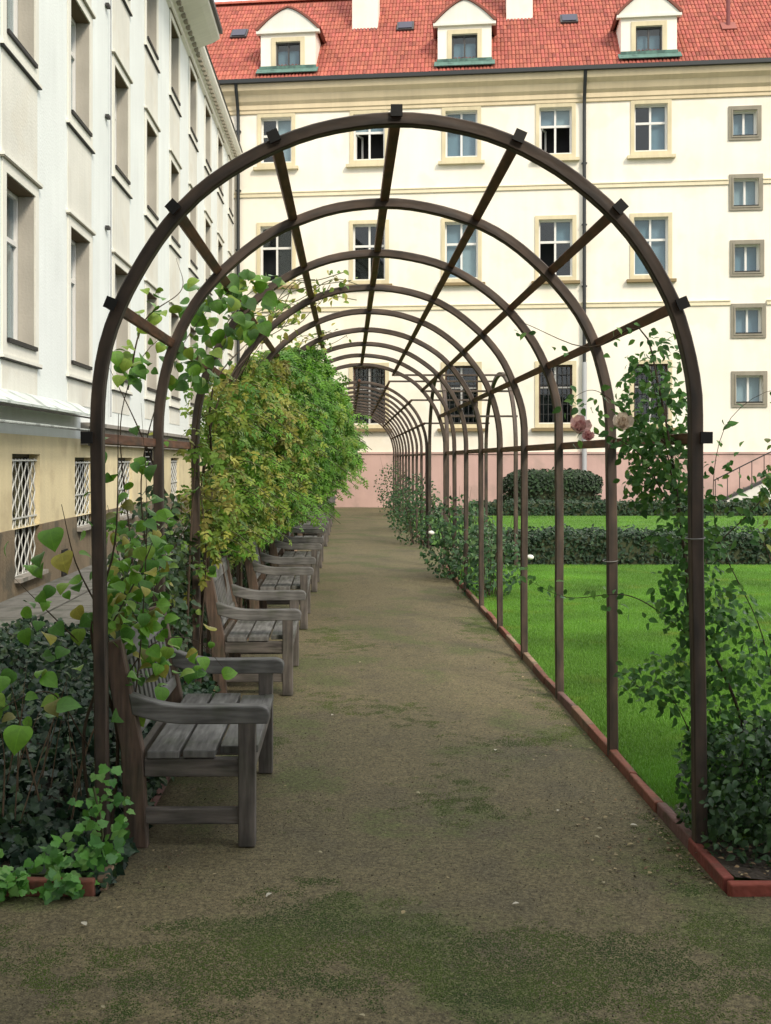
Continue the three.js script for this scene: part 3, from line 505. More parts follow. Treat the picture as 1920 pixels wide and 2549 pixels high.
const LEAF = {
  ovate: leafShape([[0, 0], [0.18, 0.22], [0.42, 0.30], [0.7, 0.2], [1, 0]]),
  long: leafShape([[0, 0], [0.25, 0.13], [0.55, 0.14], [1, 0]], 0.3, 0.4),
  heart: leafShape([[0.02, 0.0], [-0.05, 0.16], [-0.03, 0.30], [0.06, 0.42], [0.2, 0.5], [0.36, 0.5], [0.52, 0.44], [0.68, 0.33], [0.82, 0.19], [0.93, 0.06], [1, 0]], 0.16, 0.45),
  ivy: (() => { const pts = [[0, 0.02], [0.22, -0.08], [0.44, 0.1], [0.38, 0.28], [0.44, 0.46], [0.26, 0.6], [0.12, 0.82], [0, 0.98], [-0.12, 0.82], [-0.26, 0.6], [-0.44, 0.46], [-0.38, 0.28], [-0.44, 0.1], [-0.22, -0.08]], pos = [], c = [0, 0.3, 0.0]; for (let i = 0; i < pts.length; i++) { const a = pts[i], b = pts[(i + 1) % pts.length], h = p => [p[0], p[1], -0.1 * Math.hypot(p[0], p[1] - 0.3) + Math.abs(p[0]) * 0.12]; pos.push(...c, ...h(a), ...h(b)); } const g = new THREE.BufferGeometry(); g.setAttribute('position', new THREE.Float32BufferAttribute(pos, 3)); g.setAttribute('uv', new THREE.Float32BufferAttribute(new Float32Array(pos.length / 3 * 2), 2)); g.computeVertexNormals(); return g; })(),
};
// three leaflets on a stalk, for masses seen from afar
LEAF.spray = merged([0, 1, 2, 3, 4].map(i => LEAF.ovate.clone().scale(0.5, 0.5, 0.5).rotateX(0.3 * Math.sin(i * 2.3)).rotateZ([0, 0.9, -0.9, 1.3, -1.3][i]).translate([0, 0.06, -0.06, 0.04, -0.04][i], [0.5, 0.34, 0.34, 0.05, 0.05][i], 0.03 * Math.cos(i * 1.7))));
LEAF.wisp = merged([0, 1, 2, 3, 4, 5, 6].map(i => LEAF.long.clone().scale(0.6, 0.42, 0.42).rotateX(0.35 * Math.sin(i * 2.1)).rotateZ([0, 0.95, -0.95, 1.1, -1.1, 1.25, -1.25][i]).translate(0, [0.6, 0.5, 0.5, 0.28, 0.28, 0.06, 0.06][i], 0)));
const v3 = (x, y, z) => new THREE.Vector3(x, y, z);
function orient(dir, tipDown, spin = 1) {       // leaf face roughly towards dir, tip hanging down by tipDown
  const nrm = v3(dir[0] + rr(-spin, spin), dir[1] + rr(-spin, spin), dir[2] + rr(-spin, spin)).normalize();
  let tip = v3(rr(-1, 1), -tipDown + rr(-0.6, 0.6), rr(-1, 1)); tip.addScaledVector(nrm, -tip.dot(nrm)).normalize();
  if (!isFinite(tip.x)) tip = v3(1, 0, 0);
  const side = v3().crossVectors(tip, nrm); return new THREE.Matrix4().makeBasis(side, tip, nrm);
}
const pick = (cols) => { const c = cols[Math.floor(R() * cols.length)], k = rr(0.75, 1.25); return c.map(x => x * k); };
// leaves: list of {p, s, m, c}; the nearest few become parts, the rest one instanced part
function foliage(parent, geo, list, parts, mats, mat, name = 'leaf') {
  list.sort((a, b) => -a.p[2] - -b.p[2] - 0.0 || 0);
  const near = parts ? list.slice(0, parts) : [], rest = list.slice(near.length);
  const q = new THREE.Matrix4();
  for (const l of near) { const m = new THREE.Mesh(geo, mats[l.k % mats.length]); m.name = name; m.castShadow = m.receiveShadow = true; q.copy(l.m).scale(v3(l.s, l.s, l.s)).setPosition(...l.p); q.decompose(m.position, m.quaternion, m.scale); parent.add(m); }
  if (rest.length) {
    const im = new THREE.InstancedMesh(geo, mat, rest.length); im.name = parts ? 'leaves' : 'foliage'; im.castShadow = im.receiveShadow = true; const c = new THREE.Color();
    rest.forEach((l, i) => { q.copy(l.m).scale(v3(l.s, l.s, l.s)).setPosition(...l.p); im.setMatrixAt(i, q); im.setColorAt(i, c.setRGB(...l.c)); });
    im.userData.kind = 'stuff'; parent.add(im);
  }
}
const matSet = (cols, rough = 0.6, through = 0.35) => cols.map(c => leafMat(c, rough, through));
const blobLeaf = (out, n, c, rad, size, cols, dir, down, flt, spin = 1) => {
  for (let i = 0, tries = 0; i < n && tries < n * 6; tries++) {
    const d = v3(rr(-1, 1), rr(-1, 1), rr(-1, 1)); if (d.lengthSq() > 1) continue; const p = [c[0] + d.x * rad[0], c[1] + d.y * rad[1], c[2] + d.z * rad[2]];
    if (flt && !flt(p)) continue; const k = Math.floor(R() * cols.length);
    out.push({ p, s: rr(size[0], size[1]), m: orient([dir[0] + d.x * 0.6, dir[1] + d.y * 0.4, dir[2] + d.z * 0.6], down, spin), c: pick([cols[k]]), k }); i++;
  }
};
function along(pts, n) { const c = new THREE.CatmullRomCurve3(pts.map(p => v3(...p))); const o = []; for (let i = 0; i < n; i++) o.push(c.getPoint(R())); return o; }

// ---- large-leaved vine on the left front post
{
  const t = thing('climbing_vine', 'large leaved green and yellow vine around the nearest left post', 'climbing plant', [-1.08, 0, -4.85]);
  const cols = [[0.13, 0.34, 0.02], [0.18, 0.42, 0.025], [0.09, 0.26, 0.03], [0.27, 0.46, 0.05], [0.46, 0.43, 0.07], [0.22, 0.22, 0.045]], W = [0, 0, 0, 1, 1, 1, 2, 2, 2, 2, 3, 3, 4, 5];
  const stems = [[[0.03, 0, 0], [0.06, 0.5, -0.02], [-0.04, 0.95, 0.04], [0.05, 1.3, 0], [0.06, 1.9, -0.05]], [[-0.02, 0, 0.02], [-0.07, 0.5, 0.05], [0.03, 0.9, 0.02], [-0.12, 1.25, 0.0], [-0.18, 1.5, 0]], [[0.0, 0.9, 0], [0.15, 1.2, -0.1], [0.25, 1.42, -0.12], [0.3, 1.3, -0.1]], [[-0.05, 0.45, 0.05], [-0.2, 0.7, 0.12], [-0.36, 0.66, 0.2], [-0.48, 0.55, 0.22]], [[0.02, 0.6, 0], [0.18, 0.85, -0.2], [0.35, 0.85, -0.35], [0.5, 0.66, -0.5]], [[0.1, 0.3, 0.0], [0.16, 0.9, -0.05], [0.18, 1.5, -0.08], [0.15, 1.95, -0.1]], [[-0.1, 0.9, 0.02], [-0.26, 1.05, 0], [-0.38, 1.18, 0.03]]];
  part('stem', stems.map((s, i) => stem(s, i < 2 ? 0.009 : 0.004, 24, 5)), M.stem, t);
  const L = []; const add = (n, x, y, z, s) => { for (let i = 0; i < n; i++) { const k = W[Math.floor(R() * W.length)]; L.push({ p: [rr(...x), rr(...y), rr(...z)], s: rr(...s), m: orient([rr(-0.3, 0.5), 0.75, 0.55], 0.9, 0.7), c: cols[k], k }); } };
  add(190, [-0.02, 0.25], [0.94, 1.46], [-0.4, 0.06], [0.034, 0.074]); add(56, [-0.02, 0.26], [0.72, 1.0], [-0.3, 0.04], [0.035, 0.075]); add(18, [-0.26, -0.03], [0.85, 1.46], [-0.1, 0.12], [0.04, 0.08]); add(20, [-0.46, -0.08], [0.55, 0.84], [0.02, 0.25], [0.045, 0.085]);
  add(20, [0.1, 0.5], [0.62, 0.9], [-0.6, -0.05], [0.04, 0.075]); add(14, [-0.1, 0.25], [1.45, 1.85], [-0.15, 0.1], [0.04, 0.08]); add(10, [-0.42, -0.2], [0.95, 1.35], [-0.05, 0.15], [0.05, 0.08]); add(12, [-0.02, 0.3], [0.5, 0.85], [-0.3, 0.05], [0.04, 0.08]);
  L.push({ p: [-0.2, 1.4, 0.12], s: 0.11, m: orient([0.1, 0.5, 0.8], 1, 0.1), c: cols[0], k: 0 }, { p: [-0.27, 0.6, 0.3], s: 0.12, m: orient([0.1, 0.5, 0.8], 1, 0.1), c: cols[1], k: 1 }, { p: [-0.12, 0.68, 0.3], s: 0.10, m: orient([0, 0.8, 0.5], 1, 0.1), c: cols[2], k: 2 }, { p: [-0.14, 1.3, 0.16], s: 0.1, m: orient([0, 0.5, 0.8], 1, 0.2), c: cols[4], k: 4 });
  foliage(t, LEAF.heart, L, 300, matSet(cols), M.leafTint);
}
// ---- second vine, over the second and third arches on the left
{
  const t = thing('climbing_vine', 'broad leaved vine trailing over the second and third arches at left', 'climbing plant', [-1.08, 0, -7]);
  const cols = [[0.09, 0.25, 0.02], [0.13, 0.31, 0.025], [0.065, 0.18, 0.028], [0.22, 0.35, 0.04]];
  const stems = [[[0, 0, 0.6], [-0.05, 0.8, 0.55], [-0.12, 1.6, 0.6], [0, 2.2, 0.4], [0.2, 2.6, 0.2], [0.45, 2.85, 0]], [[-0.05, 0, 0.5], [-0.2, 1.2, 0.5], [-0.25, 2.0, 0.5], [-0.1, 2.4, 0.3], [0.15, 2.5, -0.2]], [[0.0, 0, -0.7], [0.08, 1.0, -0.75], [0.03, 2.0, -0.7], [0.3, 2.6, -0.6]], [[-0.2, 2.1, 0.6], [-0.1, 2.5, 0.6], [0.1, 2.7, 0.5], [0.05, 2.9, 0.4]], [[0.02, 1.5, 0.6], [-0.13, 1.9, 0.7], [-0.3, 2.25, 0.7]]];
  part('stem', stems.map(s => stem(s, 0.006, 40, 5)), M.stem, t);
  const L = [], e = (n, c, r, s) => blobLeaf(L, n, c, r, s, cols, [0.2, 0.6, 0.6], 0.8, null, 0.8);
  e(26, [-0.22, 2.25, 0.6], [0.16, 0.12, 0.2], [0.05, 0.095]); e(46, [0.12, 2.3, 0.2], [0.2, 0.16, 0.6], [0.06, 0.1]); e(80, [0.28, 2.65, 0], [0.3, 0.2, 0.6], [0.06, 0.11]); e(30, [0.5, 2.8, -0.2], [0.2, 0.13, 0.5], [0.05, 0.09]); e(16, [-0.05, 2.55, 0.5], [0.15, 0.2, 0.2], [0.05, 0.09]);
  for (const s of stems.slice(0, 3)) for (const q of along(s, 26)) if (q.y > 0.4) L.push({ p: [q.x + rr(-0.1, 0.1), q.y, q.z + rr(-0.08, 0.08)], s: rr(0.035, 0.07), m: orient([0, 0.6, 0.6], 0.8), c: pick(cols), k: Math.floor(R() * 4) });
  foliage(t, LEAF.heart, L, 300, matSet(cols), M.leafTint);
}
// ---- bushy climbers filling the left side of the tunnel
function bushyClimber(label, z0, z1, n, pal, inner, seed, geo, size, top, shoots) {
  const t = thing('bushy_climber', label, 'climbing plant', [-1.08, 0, -z0]);
  const st = []; for (let z = z0 + 0.1; z < z1; z += 0.5) { const a = rr(-0.1, 0.1); st.push(stem([[a, 0, -(z - z0)], [a + rr(-0.08, 0.08), 0.7, -(z - z0) + rr(-0.1, 0.1)], [rr(-0.08, 0.08), 1.5, -(z - z0) + rr(-0.2, 0.2)], [0.1, 2.2, -(z - z0) + rr(-0.3, 0.3)], [0.35, 2.65, -(z - z0) + rr(-0.4, 0.4)]], rr(0.008, 0.018), 20, 5)); }
  part('stem', st, M.stem, t);
  const L = [];
  for (let i = 0, tries = 0; i < n && tries < n * 20; tries++) {
    const z = rr(z0, z1), y = Math.pow(R(), 0.85) * 2.45 + 0.72, edge = Math.min(1, (z - z0) / (shoots > 100 ? 2.6 : 2.2), (z1 - z) / 2.0); if (R() > 0.15 + 0.85 * edge + 0.5 * n3(z * 2, y * 2.5, seed + 6)) continue;
    const yb = 1.08 + 0.28 * n3(z * 1.3, seed) + 0.06 * smooth(9, 15, z), yt = top(z) + 0.25 * n3(z * 1.1, seed + 4); if (y > yt) continue;
    // the hedge-like sheet leans on the posts and bulges over the path
    const f = (y - yb) / (yt - yb), lobes = 0.34 * n3(z * 0.9, y * 1.1, seed) + 0.26 * n3(z * 2.1, y * 2.3, seed + 2) + 0.12 * n3(z * 5, y * 5, seed + 3);
    const face = -1.08 + inner(z) * Math.pow(clamp(Math.sin(Math.PI * clamp(0.16 + f * 0.66))), 0.9) + lobes * (0.4 + inner(z) * 0.5);
    const back = y < PS ? -1.32 : PX - Math.sqrt(Math.max(0, 1.5 * 1.5 - (y - PS) ** 2));
    if (y < yb && R() > 0.12) continue; if (face < back + 0.05) continue;
    const x = R() < 0.8 ? face - Math.abs(rr(0, 1) * rr(0, 1)) * (face - back) : rr(back, face);
    if (n3(x * 4.5, y * 4.5, z * 4.5 + seed) < (z < 10 ? 0.04 : -0.06)) continue;
    const h = n3(x * 1.6, y * 1.6, z * 1.3 + seed) + rr(-0.25, 0.25), k = 0, c = pick(pal[h > 0.12 ? 0 : h > -0.2 ? 1 : 2]);
    L.push({ p: [x + 1.08, y, -(z - z0)], s: rr(...size), m: orient([0.6, 0.45, 0.55], 1.3, 1.1), c, k }); i++;
  }
  const sh = [];
  for (let i = 0; i < shoots; i++) {
    const z = rr(z0 + 0.2, z1 - 0.2), y = rr(1.0, top(z) - 0.1), f = (y - 0.95) / (top(z) - 0.95), x = inner(z) * Math.pow(clamp(Math.sin(Math.PI * clamp(0.16 + f * 0.66))), 0.9) - 0.12, l = rr(0.2, 0.5), up = rr(-0.5, 0.7);
    const pts = [[x, y, -(z - z0)], [x + l * 0.5, y + l * 0.4 * up, -(z - z0) + rr(-0.1, 0.1)], [x + l * 0.9, y + l * (0.5 * up - 0.25), -(z - z0) + rr(-0.15, 0.2)]]; sh.push(tube(pts, 0.004, 6, 4));
    for (const q of along(pts, 7)) L.push({ p: [q.x, q.y, q.z], s: rr(size[0], size[1]) * 0.85, m: orient([0.5, 0.5, 0.6], 0.8, 0.9), c: pick(pal[0]), k: 0 });
  }
  if (sh.length) part('shoot', sh, M.greenStem, t).userData.kind = 'stuff';
  foliage(t, geo, L, 0, null, M.leafTint);
}
bushyClimber('bushy climber with yellowing leaves beyond the third left post', 7.6, 12.4, 4300, [[[0.27, 0.38, 0.045], [0.21, 0.34, 0.04], [0.36, 0.38, 0.06]], [[0.14, 0.29, 0.03], [0.19, 0.33, 0.04]], [[0.36, 0.38, 0.07], [0.25, 0.24, 0.055], [0.46, 0.48, 0.11]]], z => lerp(0.2, 0.6, smooth(7.8, 11, z)), 3, LEAF.spray, [0.06, 0.115], z => lerp(2.1, 2.65, smooth(7.6, 10.2, z)), 60);
bushyClimber('dense bright green climber bulging over the benches farther along', 8.6, 17.4, 14000, [[[0.15, 0.37, 0.028], [0.19, 0.40, 0.035], [0.12, 0.31, 0.025]], [[0.10, 0.28, 0.025], [0.085, 0.24, 0.028]], [[0.25, 0.39, 0.042], [0.17, 0.30, 0.035]]], z => lerp(0.28, 1.08, smooth(8.8, 14.5, z)), 8, LEAF.wisp, [0.08, 0.16], z => lerp(2.3, 2.95, smooth(8.8, 13, z)), 160);
bushyClimber('shadowed green climber on the left of the distant tunnel', 21.2, 34, 5000, [[[0.15, 0.37, 0.028], [0.19, 0.40, 0.035], [0.12, 0.31, 0.025]], [[0.10, 0.28, 0.025], [0.085, 0.24, 0.028]], [[0.25, 0.39, 0.042], [0.17, 0.30, 0.035]]], z => 0.55, 13, LEAF.spray, [0.13, 0.2], z => 2.5, 0);
{
  // loose yellowish shoots reaching up over the arches
  const t = thing('climber_shoots', 'loose yellow green shoots straggling over the upper left arches', 'climbing plant', [-0.6, 2.5, -9]);
  const cols = [[0.32, 0.36, 0.06], [0.2, 0.32, 0.05], [0.42, 0.4, 0.09], [0.14, 0.27, 0.045]], L = [], st = [];
  for (let i = 0; i < 22; i++) { const z = rr(-4.5, 1.0), a0 = rr(2.35, 2.6), a1 = a0 - rr(0.25, 0.8), pts = []; for (let k = 0; k < 5; k++) { const a = lerp(a0, a1, k / 4), r = 1.33 + rr(-0.05, 0.1); pts.push([PX + 0.6 + r * Math.cos(a), PS - 2.5 + r * Math.sin(a), z - k * rr(0.02, 0.16)]); } st.push(tube(pts, 0.004, 14, 4)); for (const q of along(pts, 15)) { const k = Math.floor(R() * 4); L.push({ p: [q.x + rr(-0.06, 0.06), q.y + rr(-0.05, 0.08), q.z + rr(-0.06, 0.06)], s: rr(0.05, 0.09), m: orient([0, 0.5, 0.7], 0.6), c: pick([cols[k]]), k }); } }
  part('stem', st, M.greenStem, t); foliage(t, LEAF.ovate, L, 0, null, M.leafTint);
}
// ---- shrubs behind the benches at left
{
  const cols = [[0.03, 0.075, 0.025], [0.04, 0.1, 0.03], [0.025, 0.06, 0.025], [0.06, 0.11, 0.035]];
  const t = thing('leafy_shrub', 'dark green leafy shrub between the first and third left posts', 'shrub', [-1.3, 0, -7.4]); const L = [];
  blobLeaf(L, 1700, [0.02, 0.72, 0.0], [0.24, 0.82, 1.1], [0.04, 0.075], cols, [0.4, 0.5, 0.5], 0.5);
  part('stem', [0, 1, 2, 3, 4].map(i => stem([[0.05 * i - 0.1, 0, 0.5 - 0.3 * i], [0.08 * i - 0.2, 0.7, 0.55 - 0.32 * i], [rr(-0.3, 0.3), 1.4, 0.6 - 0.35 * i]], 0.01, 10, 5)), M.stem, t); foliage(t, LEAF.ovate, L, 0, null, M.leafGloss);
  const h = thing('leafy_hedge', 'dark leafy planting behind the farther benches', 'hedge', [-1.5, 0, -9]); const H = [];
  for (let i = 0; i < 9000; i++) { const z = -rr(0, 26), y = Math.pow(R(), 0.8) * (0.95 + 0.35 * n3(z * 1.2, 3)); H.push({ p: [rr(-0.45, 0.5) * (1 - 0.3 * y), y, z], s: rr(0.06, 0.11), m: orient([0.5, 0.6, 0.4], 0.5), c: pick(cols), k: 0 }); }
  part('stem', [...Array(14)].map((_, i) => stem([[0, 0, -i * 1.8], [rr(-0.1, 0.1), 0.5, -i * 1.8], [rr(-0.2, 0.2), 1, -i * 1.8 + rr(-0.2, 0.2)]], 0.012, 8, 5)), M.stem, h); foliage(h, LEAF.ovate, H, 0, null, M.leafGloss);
}
// ---- ivy bed at left front
{
  const top = (x, z) => { const e = Math.min(smooth(0, 0.55, (-0.93 - x)), smooth(4.30, 4.95, z)); return (0.09 + 0.25 * smooth(4.3, 5.6, z) + 0.06 * smooth(5.5, 7.5, z) + 0.10 * n3(x * 2.3, z * 2.3)) * (0.25 + 0.75 * e); };
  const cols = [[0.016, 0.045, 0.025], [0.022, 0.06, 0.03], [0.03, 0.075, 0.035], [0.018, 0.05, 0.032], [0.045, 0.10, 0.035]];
  const L = [];
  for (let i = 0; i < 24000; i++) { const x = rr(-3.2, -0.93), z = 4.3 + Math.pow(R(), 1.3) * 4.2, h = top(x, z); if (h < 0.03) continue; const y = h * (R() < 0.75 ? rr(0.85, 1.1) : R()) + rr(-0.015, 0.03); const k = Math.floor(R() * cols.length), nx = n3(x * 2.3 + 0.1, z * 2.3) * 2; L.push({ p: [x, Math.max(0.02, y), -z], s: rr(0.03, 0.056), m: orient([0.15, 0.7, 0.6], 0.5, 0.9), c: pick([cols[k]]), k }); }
  const im = new THREE.Group(); im.name = numbered('ivy_bed'); scene.add(im); tag(im, 'dark green ivy ground cover filling the bed left of the nearest bench', 'ivy');
  foliage(im, LEAF.ivy, L, 0, null, M.leafGloss); im.children[im.children.length - 1].name = 'ivy_leaves';
  const tw = []; for (let i = 0; i < 14; i++) { const x = rr(-1.62, -1.2), z = -rr(4.75, 5.1), a = rr(-0.15, 0.25); tw.push(stem([[x, 0.05, z], [x + a * 0.5, 0.4, z + rr(-0.05, 0.05)], [x + a, rr(0.55, 0.8), z + rr(-0.1, 0.1)]], rr(0.003, 0.006), 8, 4)); } part('dry_twig', tw, std([0.16, 0.11, 0.07], 0.9), im);
  // soil under the leaves
  const g = new THREE.PlaneGeometry(2.9, 4.3, 40, 50); g.rotateX(-Math.PI / 2); g.translate(-2.43, 0, -6.49); const p = g.attributes.position; for (let i = 0; i < p.count; i++) p.setY(i, Math.max(0.012, top(p.getX(i), -p.getZ(i)) * 0.72)); g.computeVertexNormals(); part('soil', metreUV(g), M.soil, im);
  // bright young ivy spilling over the bed's edge
  const f = thing('young_ivy', 'bright green young ivy spilling over the edge beside the nearest bench', 'ivy', [-1.1, 0, -4.5]), Y = [], yc = [[0.11, 0.33, 0.05], [0.14, 0.40, 0.06], [0.08, 0.25, 0.055], [0.20, 0.43, 0.10]];
  const put = (n, cx, cy, cz, rx, ry, rz) => { for (let i = 0; i < n; i++) { const k = Math.floor(R() * 4); Y.push({ p: [cx + rr(-rx, rx), Math.max(0.025, cy + rr(-ry, ry)), cz + rr(-rz, rz)], s: rr(0.032, 0.058), m: orient([0.1, 0.8, 0.6], 0.6, 0.7), c: yc[k], k }); } };
  put(34, -0.2, 0.07, 0.24, 0.05, 0.05, 0.04); put(24, 0.0, 0.06, 0.24, 0.06, 0.04, 0.04); put(60, 0.1, 0.2, -0.02, 0.1, 0.13, 0.08); put(70, 0.02, 0.10, 0.1, 0.14, 0.08, 0.08); put(75, -0.35, 0.045, 0.2, 0.42, 0.035, 0.05); put(22, -0.15, 0.09, 0.1, 0.2, 0.04, 0.06); put(16, 0.1, 0.34, -0.08, 0.07, 0.07, 0.06);
  part('stem', [tube([[0, 0, 0], [0.1, 0.15, 0.02], [0.05, 0.35, -0.05]], 0.005, 8, 4), tube([[0, 0, 0], [-0.3, 0.08, 0.2], [-0.7, 0.05, 0.25]], 0.005, 8, 4)], M.greenStem, f); foliage(f, LEAF.ivy, Y, 300, matSet(yc, 0.45, 0.25), M.leafTint);
}
// ---- climbing rose on the right front post
{
  const t = thing('climbing_rose', 'climbing rose with pale pink flowers around the nearest right post', 'climbing plant', [1.6, 0, -4.95]);
  const cols = [[0.08, 0.23, 0.045], [0.11, 0.27, 0.05], [0.06, 0.17, 0.045], [0.15, 0.32, 0.055], [0.09, 0.25, 0.05]];
  const canes = [
    [[0.02, 0, 0], [-0.05, 0.7, 0], [-0.1, 1.4, 0], [-0.18, 2.0, -0.15], [-0.22, 2.33, -0.25], [-0.4, 2.24, -0.45], [-0.78, 2.36, -0.35]],
    [[0.08, 0, 0.05], [0.15, 0.5, 0], [0, 1.0, -0.05], [-0.12, 1.6, -0.1], [-0.2, 2.15, -0.2]],
    [[0.1, 0, 0.05], [0.3, 0.4, 0.05], [0.25, 0.9, 0], [0.03, 1.4, 0], [0.1, 1.85, 0], [0.35, 2.0, 0], [0.62, 1.88, 0]],
    [[-0.14, 1.5, -0.1], [-0.3, 1.72, 0], [-0.42, 1.82, 0], [-0.57, 1.82, -0.05]],
    [[0, 0.3, 0], [-0.15, 0.62, 0], [-0.3, 0.66, 0.02], [-0.37, 0.74, 0]],
    [[0, 0.85, 0], [-0.25, 1.03, -0.3], [-0.5, 1.02, -0.6], [-0.72, 1.1, -0.8]],
    [[0.1, 0.1, 0], [0.32, 0.5, 0], [0.5, 0.9, 0.05], [0.62, 1.35, 0]], [[0.03, 1.3, 0], [0.2, 1.5, 0.05], [0.3, 1.62, 0.05], [0.42, 1.72, 0]],
    [[-0.12, 1.75, -0.1], [-0.3, 1.9, -0.1], [-0.5, 2.0, -0.1], [-0.62, 1.95, -0.1]],
  ];
  part('cane', canes.map((c, i) => stem(c.map((q, j) => j && j < c.length - 1 ? [q[0] + rr(-0.02, 0.02), q[1] + rr(-0.02, 0.02), q[2]] : q), i < 2 ? 0.009 : 0.0035, 40, 5)), M.stem, t);
  const tw = [], L = [];
  const cl = (n, c, r) => { blobLeaf(L, n, c, r, [0.028, 0.052], cols, [0, 0.5, 0.6], 0.6, p => n3(p[0] * 9, p[1] * 9, p[2] * 9) > -0.12, 0.9); };
  cl(640, [-0.17, 1.92, -0.2], [0.19, 0.4, 0.22]); cl(340, [-0.18, 1.66, -0.12], [0.18, 0.22, 0.2]); cl(520, [-0.06, 1.22, -0.05], [0.17, 0.42, 0.18]); cl(460, [0.08, 0.85, 0], [0.22, 0.32, 0.2]); cl(170, [-0.18, 0.7, 0], [0.2, 0.13, 0.15]); cl(800, [0.1, 0.32, 0.02], [0.24, 0.3, 0.22]); cl(70, [0.12, 1.55, 0], [0.18, 0.25, 0.15]); cl(190, [0.3, 0.6, 0], [0.2, 0.36, 0.15]); cl(70, [0.5, 1.85, 0], [0.2, 0.2, 0.15]);
  for (const c of canes) for (const q of along(c, 46)) L.push({ p: [q.x + rr(-0.06, 0.06), q.y + rr(-0.06, 0.06), q.z + rr(-0.06, 0.06)], s: rr(0.03, 0.055), m: orient([0, 0.5, 0.6], 0.5), c: pick(cols), k: Math.floor(R() * 5) });
  foliage(t, LEAF.ovate, L, 300, matSet(cols, 0.5, 0.3), M.leafTint);
  const petal = [[0.85, 0.56, 0.58], [0.9, 0.78, 0.70], [0.82, 0.46, 0.5]].map(c => leafMat(c, 0.6, 0.3));
  const petalGeo = leafShape([[0, 0.12], [0.3, 0.42], [0.7, 0.5], [1, 0.28]], 0.15, -0.9);
  const rose = (x, y, z, s, k, label) => { const f = new THREE.Group(); const gs = []; for (let ring = 0; ring < 3; ring++) for (let i = 0; i < 5; i++) { const g = petalGeo.clone().scale(s * (0.55 + ring * 0.24), s * (0.6 + ring * 0.22), s).rotateX(-0.2 - 0.5 * ring).rotateY(0); g.rotateZ(0); g.applyMatrix4(new THREE.Matrix4().makeRotationY(i * Math.PI * 2 / 5 + ring * 0.6)); gs.push(g); } const m = part('flower', gs, petal[k], t); m.position.set(x, y, z); m.rotation.set(0.9, 0, rr(-0.3, 0.3)); m.userData.label = label; };
  rose(-0.57, 1.83, -0.02, 0.06, 0, 'pink rose bloom left of the second right post'); rose(-0.38, 1.845, 0.03, 0.055, 1, 'pale cream pink rose bloom beside the second right post'); rose(-0.53, 1.79, 0.03, 0.032, 2, 'small deeper pink rose bloom below the pink one');
}
// ---- dark shrub bed at the right front corner
{
  const t = thing('rose_bush', 'dark leafy bush filling the brick corner bed at lower right', 'bush', [1.95, 0, -4.8]);
  const cols = [[0.035, 0.09, 0.035], [0.05, 0.12, 0.042], [0.028, 0.07, 0.03], [0.07, 0.15, 0.05]], L = [];
  blobLeaf(L, 3800, [0.0, 0.18, 0.0], [0.6, 0.42, 0.4], [0.026, 0.048], cols, [0, 0.6, 0.5], 0.5, p => p[1] > 0.03 && p[0] > -0.46 && n3(p[0] * 6, p[1] * 6, p[2] * 6) > -0.2);
  part('stem', [...Array(10)].map(() => { const x = rr(-0.25, 0.35), z = rr(-0.2, 0.2); return stem([[x, 0, z], [x + rr(-0.1, 0.1), 0.25, z], [x + rr(-0.2, 0.2), 0.55, z]], 0.007, 8, 5); }), M.stem, t);
  foliage(t, LEAF.ovate, L, 300, matSet(cols, 0.45, 0.2), M.leafGloss);
  struct('flower_bed_soil', (() => { const g = new THREE.PlaneGeometry(6, 1.0, 30, 8); g.rotateX(-Math.PI / 2); g.translate(4.52, 0.043, -4.84); const p = g.attributes.position; for (let i = 0; i < p.count; i++) p.setY(i, 0.043 + 0.02 * n3(p.getX(i) * 5, p.getZ(i) * 5)); g.computeVertexNormals(); return metreUV(g); })(), M.soil);
}
// ---- young tree whose yellow green twigs enter at the right edge
{
  const t = thing('young_tree', 'yellow green twigs of a young tree at the right edge of the lawn', 'tree', [3.35, 0, -8]); const cols = [[0.12, 0.19, 0.03], [0.17, 0.21, 0.035], [0.07, 0.13, 0.025]], L = [];
  const tr = [[0, 0, 0], [0.02, 0.6, 0], [-0.02, 1.3, 0], [0, 2.0, 0.02]]; part('trunk', tube(tr, 0.028, 14, 7), M.stem, t);
  const br = [[[0, 0.8, 0], [-0.2, 1.1, 0.05], [-0.34, 1.5, 0.1]], [[0, 0.5, 0], [-0.25, 0.8, 0.1], [-0.42, 1.2, 0.1]], [[0, 1.2, 0], [0.2, 1.6, 0], [0.3, 2.0, 0]], [[0, 1.3, 0], [-0.12, 1.7, -0.1], [-0.15, 2.1, -0.1]]]; part('limb', br.map(b => stem(b, 0.01, 10, 5)), M.stem, t);
  blobLeaf(L, 420, [-0.02, 1.5, 0], [0.36, 0.5, 0.4], [0.05, 0.085], cols, [-0.2, 0.6, 0.5], 0.5); for (const b of br) for (const q of along(b, 30)) L.push({ p: [q.x + rr(-0.06, 0.06), q.y + rr(-0.06, 0.06), q.z], s: rr(0.05, 0.08), m: orient([0, 0.6, 0.5], 0.5), c: pick(cols), k: 1 });
  const crown = new THREE.Group(); foliage(t, LEAF.ovate, L, 0, null, M.leafTint); t.children[t.children.length - 1].name = 'crown';
}
